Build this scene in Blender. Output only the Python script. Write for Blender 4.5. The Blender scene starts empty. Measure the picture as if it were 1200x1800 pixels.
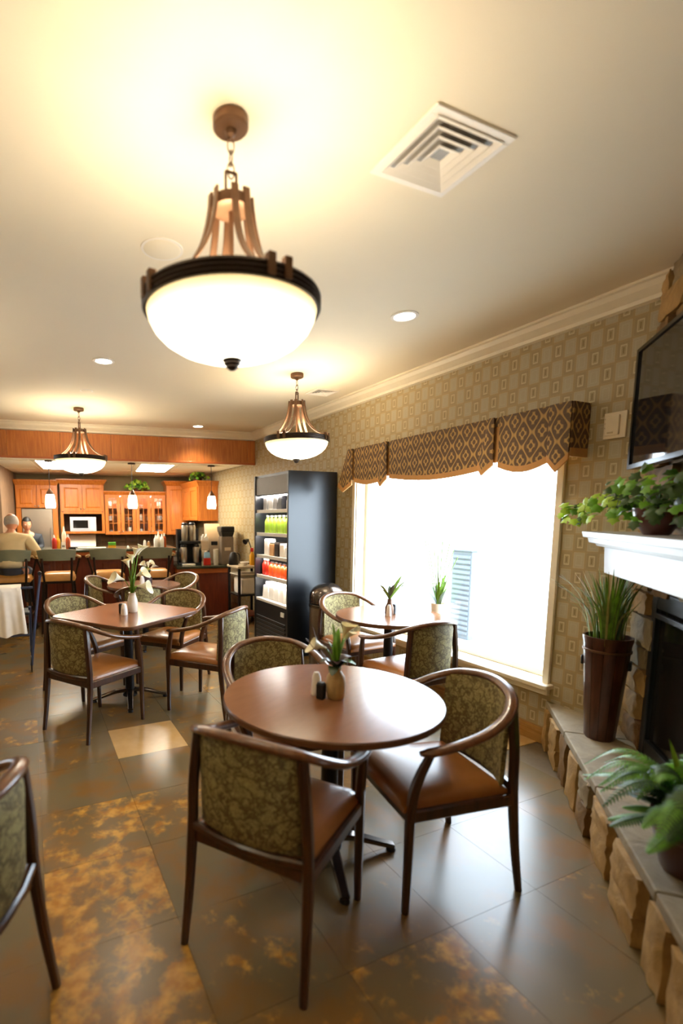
import bpy, bmesh, math, random
from mathutils import Vector, Matrix
random.seed(7)
PI = math.pi
scene = bpy.context.scene
COL = scene.collection

# ------------------------------------------------------------------ camera
def look_axes(yaw, pitch, roll):
    f = Vector((math.sin(yaw)*math.cos(pitch), math.cos(yaw)*math.cos(pitch), math.sin(pitch)))
    r0 = Vector((math.cos(yaw), -math.sin(yaw), 0)); u0 = r0.cross(f)
    r = math.cos(roll)*r0 + math.sin(roll)*u0
    u = -math.sin(roll)*r0 + math.cos(roll)*u0
    return r, u, f
cam_data = bpy.data.cameras.new('camera')
cam = bpy.data.objects.new('camera', cam_data); COL.objects.link(cam)
_r, _u, _f = look_axes(0.418097, -0.124691, -0.002059)
M = Matrix.Identity(4)
for i in range(3):
    M[i][0], M[i][1], M[i][2] = _r[i], _u[i], -_f[i]
M[2][3] = 1.5
cam.matrix_world = M
cam_data.sensor_fit = 'VERTICAL'; cam_data.sensor_height = 36; cam_data.sensor_width = 24
cam_data.lens = 869.63*36/1800
cam_data.shift_x = (600-440.39)/1800
cam_data.shift_y = (1021.27-900)/1800
cam_data.clip_start = 0.05; cam_data.clip_end = 200
cam_data.dof.use_dof = True; cam_data.dof.focus_distance = 4.2; cam_data.dof.aperture_fstop = 1.2
scene.camera = cam

# ------------------------------------------------------------------ world, big lights, exposure
world = bpy.data.worlds.new('sky'); scene.world = world; world.use_nodes = True
bg = world.node_tree.nodes['Background']
bg.inputs['Color'].default_value = (0.72, 0.86, 1.0, 1); bg.inputs['Strength'].default_value = 11.0
pl = bpy.data.lights.new('window_portal', 'AREA'); pl.shape = 'RECTANGLE'; pl.size = 1.6; pl.size_y = 2.2
pl.cycles.is_portal = True
po = bpy.data.objects.new('window_portal', pl); COL.objects.link(po)
po.location = (3.235, 3.2, 1.17); po.rotation_euler = (0, PI/2, 0)
scene.view_settings.view_transform = 'Standard'; scene.view_settings.look = 'None'
scene.view_settings.gamma = 1.0; scene.view_settings.use_curve_mapping = False
scene.view_settings.exposure = 0.82
cy = scene.cycles
cy.use_denoising = True
cy.max_bounces = 8; cy.diffuse_bounces = 5; cy.glossy_bounces = 4; cy.transmission_bounces = 6; cy.transparent_max_bounces = 12
cy.sample_clamp_indirect = 6.0; cy.caustics_reflective = False; cy.caustics_refractive = False
LAMP_WARM = (1.0, 0.86, 0.67)
PENDANT_W = 15.0; DOWN_W = 22.0; BOWL_E = 3.0; TROFFER_E = 24.0; MINI_E = 16.0; CASE_E = 40.0

# ------------------------------------------------------------------ materials
def srgb(h):
    h = h.lstrip('#'); c = [int(h[i:i+2], 16)/255 for i in (0, 2, 4)]
    return tuple((x/12.92 if x <= .04045 else ((x+.055)/1.055)**2.4) for x in c) + (1.0,)
MATS = {}
class NT:
    """small helper over a node tree"""
    def __init__(s, name):
        s.m = bpy.data.materials.new(name); s.m.use_nodes = True; s.t = s.m.node_tree
        s.b = s.t.nodes['Principled BSDF']; s.out = s.t.nodes['Material Output']
    def n(s, kind, **kw):
        x = s.t.nodes.new(kind)
        for k, v in kw.items(): setattr(x, k, v)
        return x
    def put(s, sock, v):
        if isinstance(v, bpy.types.NodeSocket): s.t.links.new(v, sock)
        elif isinstance(v, (tuple, list)) and sock.type == 'RGBA' and len(v) == 3: sock.default_value = tuple(v)+(1,)
        else: sock.default_value = v
    def ma(s, op, a, b=0.0, c=0.0):
        x = s.n('ShaderNodeMath', operation=op)
        s.put(x.inputs[0], a); s.put(x.inputs[1], b)
        if len(x.inputs) > 2: s.put(x.inputs[2], c)
        return x.outputs[0]
    def mix(s, f, a, b):
        x = s.n('ShaderNodeMix', data_type='RGBA')
        s.put(x.inputs[0], f); s.put(x.inputs[6], a); s.put(x.inputs[7], b)
        return x.outputs[2]
    def coord(s, which='Object', scale=(1, 1, 1)):
        c = s.n('ShaderNodeTexCoord'); mp = s.n('ShaderNodeMapping')
        mp.inputs['Scale'].default_value = scale
        s.t.links.new(c.outputs[which], mp.inputs['Vector']); return mp.outputs[0]
    def pos(s):
        return s.n('ShaderNodeNewGeometry').outputs['Position']
    def xyz(s, v):
        x = s.n('ShaderNodeSeparateXYZ'); s.put(x.inputs[0], v); return x.outputs
    def noise(s, v, scale, detail=4, rough=.55, dist=0.0):
        x = s.n('ShaderNodeTexNoise'); s.put(x.inputs['Vector'], v)
        x.inputs['Scale'].default_value = scale; x.inputs['Detail'].default_value = detail
        x.inputs['Roughness'].default_value = rough; x.inputs['Distortion'].default_value = dist
        return x.outputs['Fac']
    def ramp(s, f, stops):
        x = s.n('ShaderNodeValToRGB'); s.put(x.inputs[0], f); e = x.color_ramp.elements
        while len(e) < len(stops): e.new(0.5)
        for el, (p, c) in zip(e, stops): el.position = p; el.color = c if len(c) == 4 else tuple(c)+(1,)
        return x.outputs[0]
    def step(s, f, lo, hi):
        x = s.n('ShaderNodeMapRange'); x.interpolation_type = 'SMOOTHSTEP'
        s.put(x.inputs[0], f); x.inputs[1].default_value = lo; x.inputs[2].default_value = hi
        return x.outputs[0]
    def bump(s, h, strength=.3, dist=.01):
        x = s.n('ShaderNodeBump'); x.inputs['Strength'].default_value = strength; x.inputs['Distance'].default_value = dist
        s.put(x.inputs['Height'], h); s.t.links.new(x.outputs[0], s.b.inputs['Normal'])
    def fin(s, col=None, rough=.5, metal=0.0, spec=None, coat=None):
        if col is not None: s.put(s.b.inputs['Base Color'], col)
        s.put(s.b.inputs['Roughness'], rough); s.put(s.b.inputs['Metallic'], metal)
        if spec is not None: s.b.inputs['Specular IOR Level'].default_value = spec
        if coat is not None: s.b.inputs['Coat Weight'].default_value = coat; s.b.inputs['Coat Roughness'].default_value = .12
        MATS[s.m.name] = s.m; return s.m
def plain(name, hexc, rough=.5, metal=0.0, var=.12, scale=14, coat=None, spec=None):
    t = NT(name); c = srgb(hexc)
    f = t.noise(t.coord('Object'), scale, 3)
    lo = tuple(x*(1-var) for x in c[:3])+(1,); hi = tuple(min(1, x*(1+var)) for x in c[:3])+(1,)
    return t.fin(t.ramp(f, [(.3, lo), (.7, hi)]), rough, metal, spec, coat)
def wood(name, c1, c2, rough=.35, scale=(3, 3, 30), coat=None, axis='Z'):
    t = NT(name); sc = {'Z': (14, 14, 1.2), 'X': (1.2, 14, 14), 'Y': (14, 1.2, 14)}[axis]
    v = t.coord('Object', sc); f = t.noise(v, 3.0, 6, .6, .4)
    return t.fin(t.ramp(f, [(.3, srgb(c1)), (.7, srgb(c2))]), rough, 0, None, coat)
def emit(name, col, strength):
    t = NT(name); t.b.inputs['Base Color'].default_value = tuple(col)+(1,)
    t.b.inputs['Emission Color'].default_value = tuple(col)+(1,); t.b.inputs['Emission Strength'].default_value = strength
    return t.fin(None, .4)

plain('ceiling_paint', '#efe4ce', .85, var=.01, scale=2)
plain('trim_paint', '#ece0c6', .45, var=.02)
plain('sill_paint', '#efe3cc', .35, var=.02)
plain('white_paint', '#c3c4cc', .35, var=.015)
plain('vent_white', '#f3ece2', .5, var=.01)
plain('plaster_wall', '#b8a27c', .8, var=.05, scale=6)
plain('side_wall_brown', '#7d6248', .8, var=.12, scale=9)
plain('kitchen_wall', '#8d7c58', .8, var=.06, scale=5)
plain('bronze', '#6b4d37', .42, .55, var=.15)
plain('dark_bronze', '#2e221a', .4, .6, var=.15)
plain('black_metal', '#17161a', .35, .4, var=.1)
plain('black_plastic', '#121216', .4, var=.1)
plain('cooler_black', '#15181d', .32, .0, var=.05, spec=.6)
plain('cooler_grey', '#6b665f', .5, .2, var=.05)
plain('shelf_white', '#d8d6d0', .4, var=.03)
plain('steel', '#b9b2a8', .28, .9, var=.05)
plain('chrome_dark', '#6d6560', .15, .9, var=.05)
plain('bronze_bin', '#6a5a49', .33, .7, var=.12)
plain('stool_green', '#7d7a5c', .6, var=.06)
plain('stool_leather', '#b97f3a', .35, var=.08)
plain('seat_leather', '#99602c', .33, var=.10, scale=9, coat=.15)
wood('chair_wood', '#2a150b', '#4c2913', .28, coat=.35)
wood('rail_wood', '#4c2b14', '#754824', .28, coat=.35)
wood('cherry', '#a8571a', '#cc7a2c', .38, coat=.15)
wood('cherry_panel', '#a4571d', '#c67a33', .4, coat=.15)
wood('bar_wood', '#5a2412', '#7a341a', .4, coat=.15)
wood('bar_trim', '#a4521f', '#c06a2c', .4, coat=.15, axis='X')
wood('base_oak', '#9a6a2e', '#b88a48', .45, axis='Y')
plain('granite', '#3a3d30', .16, var=.5, scale=120)
plain('table_edge', '#5f3b20', .3, var=.1)
t = NT('table_top'); f = t.noise(t.coord('Object', (2, 9, 2)), 4, 5)
t.fin(t.ramp(f, [(.2, srgb('#7d5033')), (.8, srgb('#875839'))]), .2, 0, .7)
plain('stainless', '#bdb3a6', .3, .85, var=.02)
plain('vase_stone', '#b79a68', .55, var=.2, scale=20)
plain('vase_white', '#e9dccb', .3, var=.04)
plain('shaker_white', '#f0ece6', .25, var=.02)
plain('lily_white', '#f8f4dd', .45, var=.05)
plain('lily_yellow', '#f7efc8', .45, var=.08)
plain('leaf_green', '#6f9a2c', .45, var=.25, scale=30)
plain('leaf_dark', '#2f3d18', .4, var=.35, scale=30)
plain('leaf_purple', '#3a2630', .45, var=.3, scale=30)
plain('ivy_green', '#64a024', .4, var=.35, scale=25)
plain('ivy_light', '#9fc63a', .4, var=.2, scale=25)
plain('ivy_dark', '#2f5216', .4, var=.3, scale=25)
plain('grass_green', '#5f7a2a', .5, var=.35, scale=25)
plain('grass_dry', '#9a9450', .5, var=.25, scale=25)
plain('fern_green', '#5c8f2a', .5, var=.35, scale=30)
plain('fern_dark', '#37591c', .5, var=.35, scale=30)
wood('planter_brown', '#38190e', '#542a18', .3, coat=.3)
plain('pot_brown', '#4a2012', .3, var=.2, coat=.3)
plain('soil', '#2a1d12', .9, var=.4, scale=60)
plain('tv_black', '#0b0b0d', .25, var=.05)
t = NT('tv_screen'); t.fin((.012, .012, .013), .06, 0, .8)
t = NT('firebox_glass'); t.fin((.01, .009, .008), .1, 0, .6)
plain('iron', '#26282c', .45, .6, var=.1)
plain('switch_cream', '#e3d2b4', .4, var=.03)
plain('switch_tan', '#bfa983', .5, var=.05)  # darker tan for the slot and buttons
plain('cord', '#1c1714', .6)
plain('towel', '#efe7dd', .9, var=.04)
plain('walker_blue', '#3c4663', .35, .5, var=.08)
plain('shirt_beige', '#d3b98a', .85, var=.06, scale=8)
plain('jeans', '#4b4f57', .85, var=.12)
plain('skin', '#cf9270', .55, var=.06)
plain('hair_grey', '#b9aea2', .8, var=.15)
plain('hair_black', '#15110f', .6, var=.1)
plain('shirt_dark', '#2b3038', .8, var=.1)
plain('red_plastic', '#c62a17', .35, var=.08)
plain('yellow_plastic', '#e0a51c', .4, var=.08)
plain('green_label', '#5fae35', .4, var=.1)
plain('lime_juice', '#a7c840', .3, var=.12)
plain('orange_can', '#e05a1e', .35, var=.15)
plain('amber_bottle', '#a5481c', .25, var=.1)
plain('paper_white', '#f2eee6', .6, var=.02)
plain('cardboard', '#b98a55', .7, var=.08)
plain('grey_pack', '#8b8782', .5, var=.1)
plain('appliance_beige', '#cbb69a', .4, var=.04)
plain('appliance_grey', '#7c6f63', .4, .2, var=.08)
plain('blue_pack', '#7ea6c4', .5, var=.1)
plain('outside_ground', '#c9c9c4', .9, var=.05)
plain('outside_siding', '#555c63', .8, var=.05)
plain('niche_dark', '#4a2a12', .7, var=.1)
emit('downlight_lens', (1, .93, .78), 14.0)
emit('troffer_lens', (1, .93, .78), TROFFER_E)
emit('mini_glass', (1, .88, .62), MINI_E)
emit('case_light', (1.0, .95, .9), CASE_E)
# lamp bowl: alabaster glass lit from inside, hottest low in the bowl round the bulbs, amber toward the rim
t = NT('bowl_glass'); X = t.xyz(t.coord('Object'))
t.b.inputs['Base Color'].default_value = (.9, .82, .62, 1)
hot = t.step(X[2], -.575, -.66); vein = t.noise(t.coord('Object'), 9, 4)
t.put(t.b.inputs['Emission Color'], t.mix(hot, (1, .74, .34, 1), (1, .90, .66, 1)))
t.put(t.b.inputs['Emission Strength'], t.ma('MULTIPLY', t.ma('MULTIPLY_ADD', hot, BOWL_E-.75, .6), t.ma('MULTIPLY_ADD', vein, .5, .75)))
t.fin(None, .35)
# window pane
t = NT('clear_glass'); tr = t.n('ShaderNodeBsdfTransparent'); gl = t.n('ShaderNodeBsdfGlossy'); gl.inputs['Roughness'].default_value = .02
mx = t.n('ShaderNodeMixShader'); mx.inputs[0].default_value = .05
t.t.links.new(tr.outputs[0], mx.inputs[1]); t.t.links.new(gl.outputs[0], mx.inputs[2]); t.t.links.new(mx.outputs[0], t.out.inputs[0])
MATS['clear_glass'] = t.m
# chair upholstery: olive cloth with dark branching veins
t = NT('chair_fabric'); v = t.coord('Object')
nz = t.n('ShaderNodeTexNoise'); t.put(nz.inputs['Vector'], v); nz.inputs["Scale"].default_value = 24; nz.inputs["Detail"].default_value = 4
va = t.n('ShaderNodeVectorMath', operation='MULTIPLY_ADD'); t.put(va.inputs[0], nz.outputs['Color']); va.inputs[1].default_value = (.15, .15, .15); t.put(va.inputs[2], v)
def veins(sc, lo, hi):
    vo = t.n('ShaderNodeTexVoronoi', feature='DISTANCE_TO_EDGE'); t.put(vo.inputs['Vector'], va.outputs[0]); vo.inputs['Scale'].default_value = sc
    return t.step(vo.outputs['Distance'], lo, hi)
l1 = veins(17, .0, .17); l2 = veins(38, .0, .22); l2 = t.ma('MULTIPLY_ADD', l2, .55, .45)
line = t.ma('MULTIPLY', l1, l2)
c = t.mix(t.noise(v, 30, 4), srgb('#8d8250'), srgb('#b3a872'))
t.fin(t.mix(line, srgb('#5f5030'), c), .75); t.bump(line, .2, .003)
# slate look floor tile: colour carried by each tile (object colour: r = rust, g = plain tan)
t = NT('slate_tile'); p = t.pos(); oi = t.n('ShaderNodeObjectInfo')
sp = t.n('ShaderNodeSeparateColor'); t.put(sp.inputs[0], oi.outputs['Color'])
n1 = t.noise(p, 2.3, 5, .6, .3); n2 = t.noise(p, 9.0, 5, .62, .2); n3 = t.noise(p, 15, 2); n4 = t.noise(p, 4.2, 4, .5)
base = t.mix(t.noise(p, 1.7, 3), srgb('#5c523b'), srgb('#776a4d'))
base = t.mix(t.step(n4, .42, .66), base, srgb('#7d5b30'))
th = t.ma('SUBTRACT', .80, t.ma('MULTIPLY', sp.outputs[0], .36))
blot = t.ma('MULTIPLY_ADD', n2, .62, t.ma('MULTIPLY', n1, .38))
rust = t.step(t.ma('SUBTRACT', blot, th), -.05, .09)
gold = t.mix(t.step(n3, .35, .65), srgb('#a87026'), srgb('#cf9a40'))
warm = t.mix(t.ma('MULTIPLY', sp.outputs[0], .4), base, srgb('#7d5a2c'))
col = t.mix(t.ma('MULTIPLY', rust, .9), warm, gold)
col = t.mix(sp.outputs[1], col, t.mix(n3, srgb('#b58d55'), srgb('#c7a168')))
t.fin(col, .27, 0, .5)
# wallpaper: chequer of grey blocks and small framed blocks
t = NT('wallpaper'); X = t.xyz(t.pos())
u = t.ma('DIVIDE', X[1], .0768); w = t.ma('DIVIDE', X[2], .108)
fu = t.ma('ABSOLUTE', t.ma('SUBTRACT', t.ma('FRACT', u), .5)); fw = t.ma('ABSOLUTE', t.ma('SUBTRACT', t.ma('FRACT', w), .5))
par = t.ma('FLOORED_MODULO', t.ma('ADD', t.ma('FLOOR', u), t.ma('FLOOR', w)), 2.0)
def inside(a, b): return t.ma('MULTIPLY', t.ma('LESS_THAN', fu, a), t.ma('LESS_THAN', fw, b))
ground = t.mix(t.noise(t.pos(), 90, 3), srgb('#9d8860'), srgb('#ab956a'))
wv = t.ma('FRACT', t.ma('MULTIPLY', X[2], 110)); 
grey = t.mix(wv, srgb('#a5987c'), srgb('#b1a487'))
cA = t.mix(inside(.44, .46), ground, srgb('#b5a482')); cA = t.mix(inside(.40, .43), cA, grey)
cA = t.mix(t.ma('SUBTRACT', inside(.24, .30), inside(.20, .27)), cA, srgb('#b3a88c'))
cB = t.mix(inside(.44, .46), ground, srgb('#a6946e')); cB = t.mix(inside(.40, .43), cB, srgb('#9d8b66'))
cB = t.mix(inside(.23, .30), cB, srgb('#c4b590')); cB = t.mix(inside(.165, .235), cB, srgb('#a4936e')); cB = t.mix(inside(.05, .16), cB, srgb('#85744f'))
t.fin(t.mix(par, cA, cB), .55, 0, .4)
# valance cloth: gold ogee lattice on brown
t = NT('valance_cloth'); X = t.xyz(t.coord('Object')); X = [X[0], t.ma('ADD', X[0], X[1]), X[2]]
a = t.ma('COSINE', t.ma('MULTIPLY', X[1], 2*PI/.13)); b = t.ma('COSINE', t.ma('MULTIPLY', X[2], 2*PI/.17))
sm = t.ma('ADD', a, t.ma('MULTIPLY', b, .85)); ab = t.ma('ABSOLUTE', sm)
ln = t.ma('SUBTRACT', 1.0, t.step(ab, .10, .30)); mot = t.step(ab, 1.25, 1.5)
nz = t.noise(t.coord('Object'), 55, 3); fine = t.ma('ABSOLUTE', t.ma('ADD', t.ma('COSINE', t.ma('MULTIPLY', X[1], 6*PI/.13)), t.ma('COSINE', t.ma('MULTIPLY', X[2], 6*PI/.17)))); mot = t.ma('MULTIPLY', t.step(ab, .9, 1.35), t.ma('SUBTRACT', 1.0, t.step(fine, .35, .9)))
gf = t.ma('MAXIMUM', ln, mot)
t.fin(t.mix(gf, t.mix(nz, srgb('#4a3626'), srgb('#6a5138')), srgb('#b28b4d')), .7)
plain('valance_trim', '#b9854a', .7, var=.06)
# stone of the fireplace
for nm, c1, c2 in (('stone_tan', '#8a6a3c', '#c09a5e'), ('stone_brown', '#5f4526', '#94703f'), ('stone_grey', '#6e604a', '#9d8a68'), ('hearth_slab', '#857762', '#a4967c')):
    t = NT(nm); v = t.coord('Object'); f = t.noise(v, 7, 6, .65, .6); t.fin(t.ramp(f, [(.3, srgb(c1)), (.7, srgb(c2))]), .75); t.bump(f, .5, .02)
t = NT('mortar'); t.fin(t.mix(t.noise(t.pos(), 40, 3), srgb('#5a4a33'), srgb('#705c40')), .9)
t = NT('backsplash'); t.fin(t.mix(t.noise(t.coord('Object', (1, 1, .3)), 12, 4), srgb('#4d3014'), srgb('#7a5022')), .4)

# ------------------------------------------------------------------ mesh builder
class MB:
    def __init__(s): s.v = []; s.f = []
    def add(s, vs, fs):
        o = len(s.v); s.v += [Vector(x) for x in vs]; s.f += [tuple(i+o for i in f) for f in fs]; return s
    def box(s, x0, x1, y0, y1, z0, z1):
        vs = [(x, y, z) for x in (x0, x1) for y in (y0, y1) for z in (z0, z1)]
        return s.add(vs, [(0, 1, 3, 2), (4, 6, 7, 5), (0, 4, 5, 1), (2, 3, 7, 6), (0, 2, 6, 4), (1, 5, 7, 3)])
    def hexa(s, lo, hi):   # two quads (4 points each) joined
        return s.add(list(lo)+list(hi), [(3, 2, 1, 0), (4, 5, 6, 7)]+[(i, (i+1) % 4, 4+(i+1) % 4, 4+i) for i in range(4)])
    def lathe(s, prof, n=24, c=(0, 0, 0), cap=True):
        vs = []; fs = []
        for r, z in prof:
            for i in range(n):
                a = 2*PI*i/n; vs.append((c[0]+r*math.cos(a), c[1]+r*math.sin(a), c[2]+z))
        for k in range(len(prof)-1):
            for i in range(n):
                j = (i+1) % n; fs.append((k*n+i, k*n+j, (k+1)*n+j, (k+1)*n+i))
        if cap:
            if prof[0][0] > 1e-4: fs.append(tuple(reversed(range(n))))
            if prof[-1][0] > 1e-4: fs.append(tuple(range((len(prof)-1)*n, len(prof)*n)))
        return s.add(vs, fs)
    def sweep(s, pts, sec, up=(0, 0, 1), scale=None, closed=False, cap=True):
        pts = [Vector(p) for p in pts]; n = len(pts); m = len(sec); vs = []; fs = []; upv = Vector(up)
        for i, p in enumerate(pts):
            a = pts[i-1] if (i > 0 or closed) else p; b = pts[(i+1) % n] if (i < n-1 or closed) else p
            t = (b-a).normalized(); side = t.cross(upv)
            if side.length < 1e-5: side = t.cross(Vector((0, 1, 0)))
            side.normalize(); u2 = side.cross(t).normalized()
            k = scale[i] if scale else 1.0
            for q in sec: vs.append(p + side*q[0]*k + u2*q[1]*k)
        rng = n if closed else n-1
        for i in range(rng):
            i2 = (i+1) % n
            for j in range(m):
                j2 = (j+1) % m; fs.append((i*m+j, i*m+j2, i2*m+j2, i2*m+j))
        if cap and not closed: fs += [tuple(reversed(range(m))), tuple(range((n-1)*m, n*m))]
        return s.add(vs, fs)
    def tube(s, pts, r, n=8, scale=None, closed=False):
        return s.sweep(pts, [(r*math.cos(2*PI*i/n), r*math.sin(2*PI*i/n)) for i in range(n)], scale=scale, closed=closed)
    def bar(s, pts, w, h, scale=None, up=(0, 0, 1), ch=.25):
        a, b = w/2, h/2; c = min(a, b)*ch*2
        sec = [(-a+c, -b), (a-c, -b), (a, -b+c), (a, b-c), (a-c, b), (-a+c, b), (-a, b-c), (-a, -b+c)]
        return s.sweep(pts, sec, up=up, scale=scale)
    def ball(s, c, r, n=12, m=8, sc=(1, 1, 1)):
        prof = []
        vs = []; fs = []
        for k in range(m+1):
            a = -PI/2+PI*k/m
            for i in range(n):
                b = 2*PI*i/n; vs.append((c[0]+r*sc[0]*math.cos(a)*math.cos(b), c[1]+r*sc[1]*math.cos(a)*math.sin(b), c[2]+r*sc[2]*math.sin(a)))
        for k in range(m):
            for i in range(n):
                j = (i+1) % n; fs.append((k*n+i, k*n+j, (k+1)*n+j, (k+1)*n+i))
        return s.add(vs, fs)
    def grid(s, fn, nu, nv):   # fn(u,v)->point, u,v in 0..1
        vs = [fn(i/nu, j/nv) for i in range(nu+1) for j in range(nv+1)]
        fs = [(i*(nv+1)+j, (i+1)*(nv+1)+j, (i+1)*(nv+1)+j+1, i*(nv+1)+j+1) for i in range(nu) for j in range(nv)]
        return s.add(vs, fs)
    def slab(s, fn, nu, nv, off):   # closed sheet: fn gives front, off(u,v) the shift to the back
        a = lambda u, v: Vector(fn(u, v)); o = len(s.v)
        A = [a(i/nu, j/nv) for i in range(nu+1) for j in range(nv+1)]
        B = [a(i/nu, j/nv)+Vector(off(i/nu, j/nv)) for i in range(nu+1) for j in range(nv+1)]
        N = len(A); fs = []
        id = lambda i, j: i*(nv+1)+j
        for i in range(nu):
            for j in range(nv):
                fs.append((id(i, j), id(i+1, j), id(i+1, j+1), id(i, j+1)))
                fs.append((N+id(i, j), N+id(i, j+1), N+id(i+1, j+1), N+id(i+1, j)))
        for i in range(nu):
            fs.append((id(i, 0), N+id(i, 0), N+id(i+1, 0), id(i+1, 0))); fs.append((id(i, nv), id(i+1, nv), N+id(i+1, nv), N+id(i, nv)))
        for j in range(nv):
            fs.append((id(0, j), id(0, j+1), N+id(0, j+1), N+id(0, j))); fs.append((id(nu, j), N+id(nu, j), N+id(nu, j+1), id(nu, j+1)))
        return s.add(A+B, fs)
    def prism(s, poly, z0, z1):
        n = len(poly)
        return s.add([(x, y, z0) for x, y in poly]+[(x, y, z1) for x, y in poly], [tuple(reversed(range(n))), tuple(range(n, 2*n))]+[(i, (i+1) % n, n+(i+1) % n, n+i) for i in range(n)])
    def mesh(s, name, mat, smooth=38):
        me = bpy.data.meshes.new(name); me.from_pydata([tuple(v) for v in s.v], [], s.f)
        bm = bmesh.new(); bm.from_mesh(me); bmesh.ops.remove_doubles(bm, verts=bm.verts, dist=1e-5)
        bmesh.ops.recalc_face_normals(bm, faces=bm.faces); bm.to_mesh(me); bm.free()
        if smooth:
            for p in me.polygons: p.use_smooth = True
            me.set_sharp_from_angle(angle=math.radians(smooth))
        me.materials.append(MATS[mat]); return me
    def build(s, name, mat, parent=None, smooth=38, bevel=0.0, loc=None):
        return link(name, s.mesh(name, mat, smooth), parent, bevel, loc)
def link(name, me, parent=None, bevel=0.0, loc=None):
    o = bpy.data.objects.new(name, me); COL.objects.link(o); o.parent = parent
    if loc is not None: o.location = loc
    if bevel:
        b = o.modifiers.new('bevel', 'BEVEL'); b.width = bevel; b.segments = 2; b.limit_method = 'ANGLE'
    return o
def B(x0, x1, y0, y1, z0, z1): return MB().box(x0, x1, y0, y1, z0, z1)
def tag(o, label, cat, group=None):
    o['label'] = label; o['category'] = cat
    if group: o['group'] = group
    return o
def thing(name, label, cat, loc=(0, 0, 0), rz=0.0, group=None):
    o = bpy.data.objects.new(name, None); COL.objects.link(o); o.empty_display_size = .05
    o.location = loc; o.rotation_euler = (0, 0, rz); return tag(o, label, cat, group)
def struct(name, mb, mat, smooth=38, bevel=0.0):
    o = mb.build(name, mat, None, smooth, bevel); o['kind'] = 'structure'; return o
def kids(o): return [c for c in COL.objects if c.parent == o]
def copy_tree(o, parent=None):
    c = o.copy(); COL.objects.link(c); c.parent = parent
    for ch in kids(o): copy_tree(ch, c)
    return c
def dup(o, label, loc, rz=None, group=None):
    c = copy_tree(o); c['label'] = label; c.location = loc
    if rz is not None: c.rotation_euler = (0, 0, rz)
    if group: c['group'] = group
    return c
def smooth_path(ctrl, n):
    P = [Vector(c) for c in ctrl]; P = [2*P[0]-P[1]]+P+[2*P[-1]-P[-2]]; out = []
    segs = len(P)-3
    for i in range(n+1):
        x = i/n*segs; k = min(int(x), segs-1); t = x-k; a, b, c, d = P[k:k+4]
        out.append(.5*((2*b)+(c-a)*t+(2*a-5*b+4*c-d)*t*t+(3*b-a-3*c+d)*t**3))
    return out
# kitchen frame: the serving area stands a few degrees off the dining room
KO = Vector((-.267, 7.17)); KS = Vector((.9927, -.1207)); KD = Vector((.1207, .9927)); KR = math.atan2(-.1207, .9927)
def kp(s, d, z=0.0):
    q = KO+KS*s+KD*d; return (q.x, q.y, z)
# ================================================================== SETTING
CEIL = 2.74; WX = 3.083
# ---- floor: 18 inch slate-look tiles on a bed
fl = struct('floor', B(-3.7, 3.4, -2.7, 10.6, -.08, -.006), 'mortar')
TS = .457
tile_me = MB()
g = .0007
tile_me.prism([(g, g), (TS-g, g), (TS-g, TS-g), (g, TS-g)], -.006, 0.0)
tile_me = tile_me.mesh('tile', 'slate_tile', 0)
rust_at = {}
def tilekey(x, y): return (round((x+.02)/TS), round((y-3.5)/TS))
RUST = {(0, -3): .8, (0, -4): .92, (0, -5): .9, (0, -6): .85, (1, -3): .75, (0, -2): .35, (1, -2): .45, (1, -6): .6, (1, -5): .55, (2, -6): .75, (2, -5): .55, (2, -4): .35, (3, -6): .5,
        (3, -7): .7, (2, -7): .8, (1, -7): .6, (3, -5): .2, (4, -5): .15, (3, -4): .15, (4, -4): .1, (5, -4): .5, (5, -5): .35, (-1, 0): .8, (-1, 1): .5, (0, 2): .6, (0, 0): .35, (2, -1): .6, (3, -1): .4, (0, 1): .3, (-1, -4): .2, (1, -4): .1, (2, 1): .5}
ntile = 0
for i in range(-3, 7):
    for j in range(-7, 11):
        x = -.02+i*TS; y = 3.5+j*TS
        if x+TS > WX-.0: continue
        if (x+TS*.5)-(y+TS*.5) > 1.15: continue
        o = link('tile', tile_me, fl, loc=(x, y, 0)); ntile += 1
        rr = RUST.get((i, j), random.choice((.1, .25, .35, .45, .55, .65)))
        beige = 1.0 if (i, j) in ((1, -1),) else 0.0
        o.color = (rr, beige, 0, 1)
# border tiles cut at the right wall and the rest of the floor out of view
cut = MB().prism([(g, g), (WX-2.722-.002, g), (WX-2.722-.002, TS-g), (g, TS-g)], -.006, 0).mesh('tile', 'slate_tile', 0)
for j in range(-3, 11):
    o = link('tile', cut, fl, loc=(-.02+6*TS, 3.5+j*TS, 0)); o.color = (random.choice((0, .1, .2)), 1.0 if j == -3 else 0.0, 0, 1)
rest = MB()
rest.box(-3.7, -.02-3*TS, -2.7, 10.6, -.006, 0); rest.box(-.02-3*TS, 3.4, 3.5+11*TS, 10.6, -.006, 0); rest.box(-.02-3*TS, 1.9, -2.7, 3.5-7*TS, -.006, 0)
o = rest.build('tile_field', 'slate_tile', fl); o['kind'] = 'stuff'; o.color = (.3, 0, 0, 1)
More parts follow.
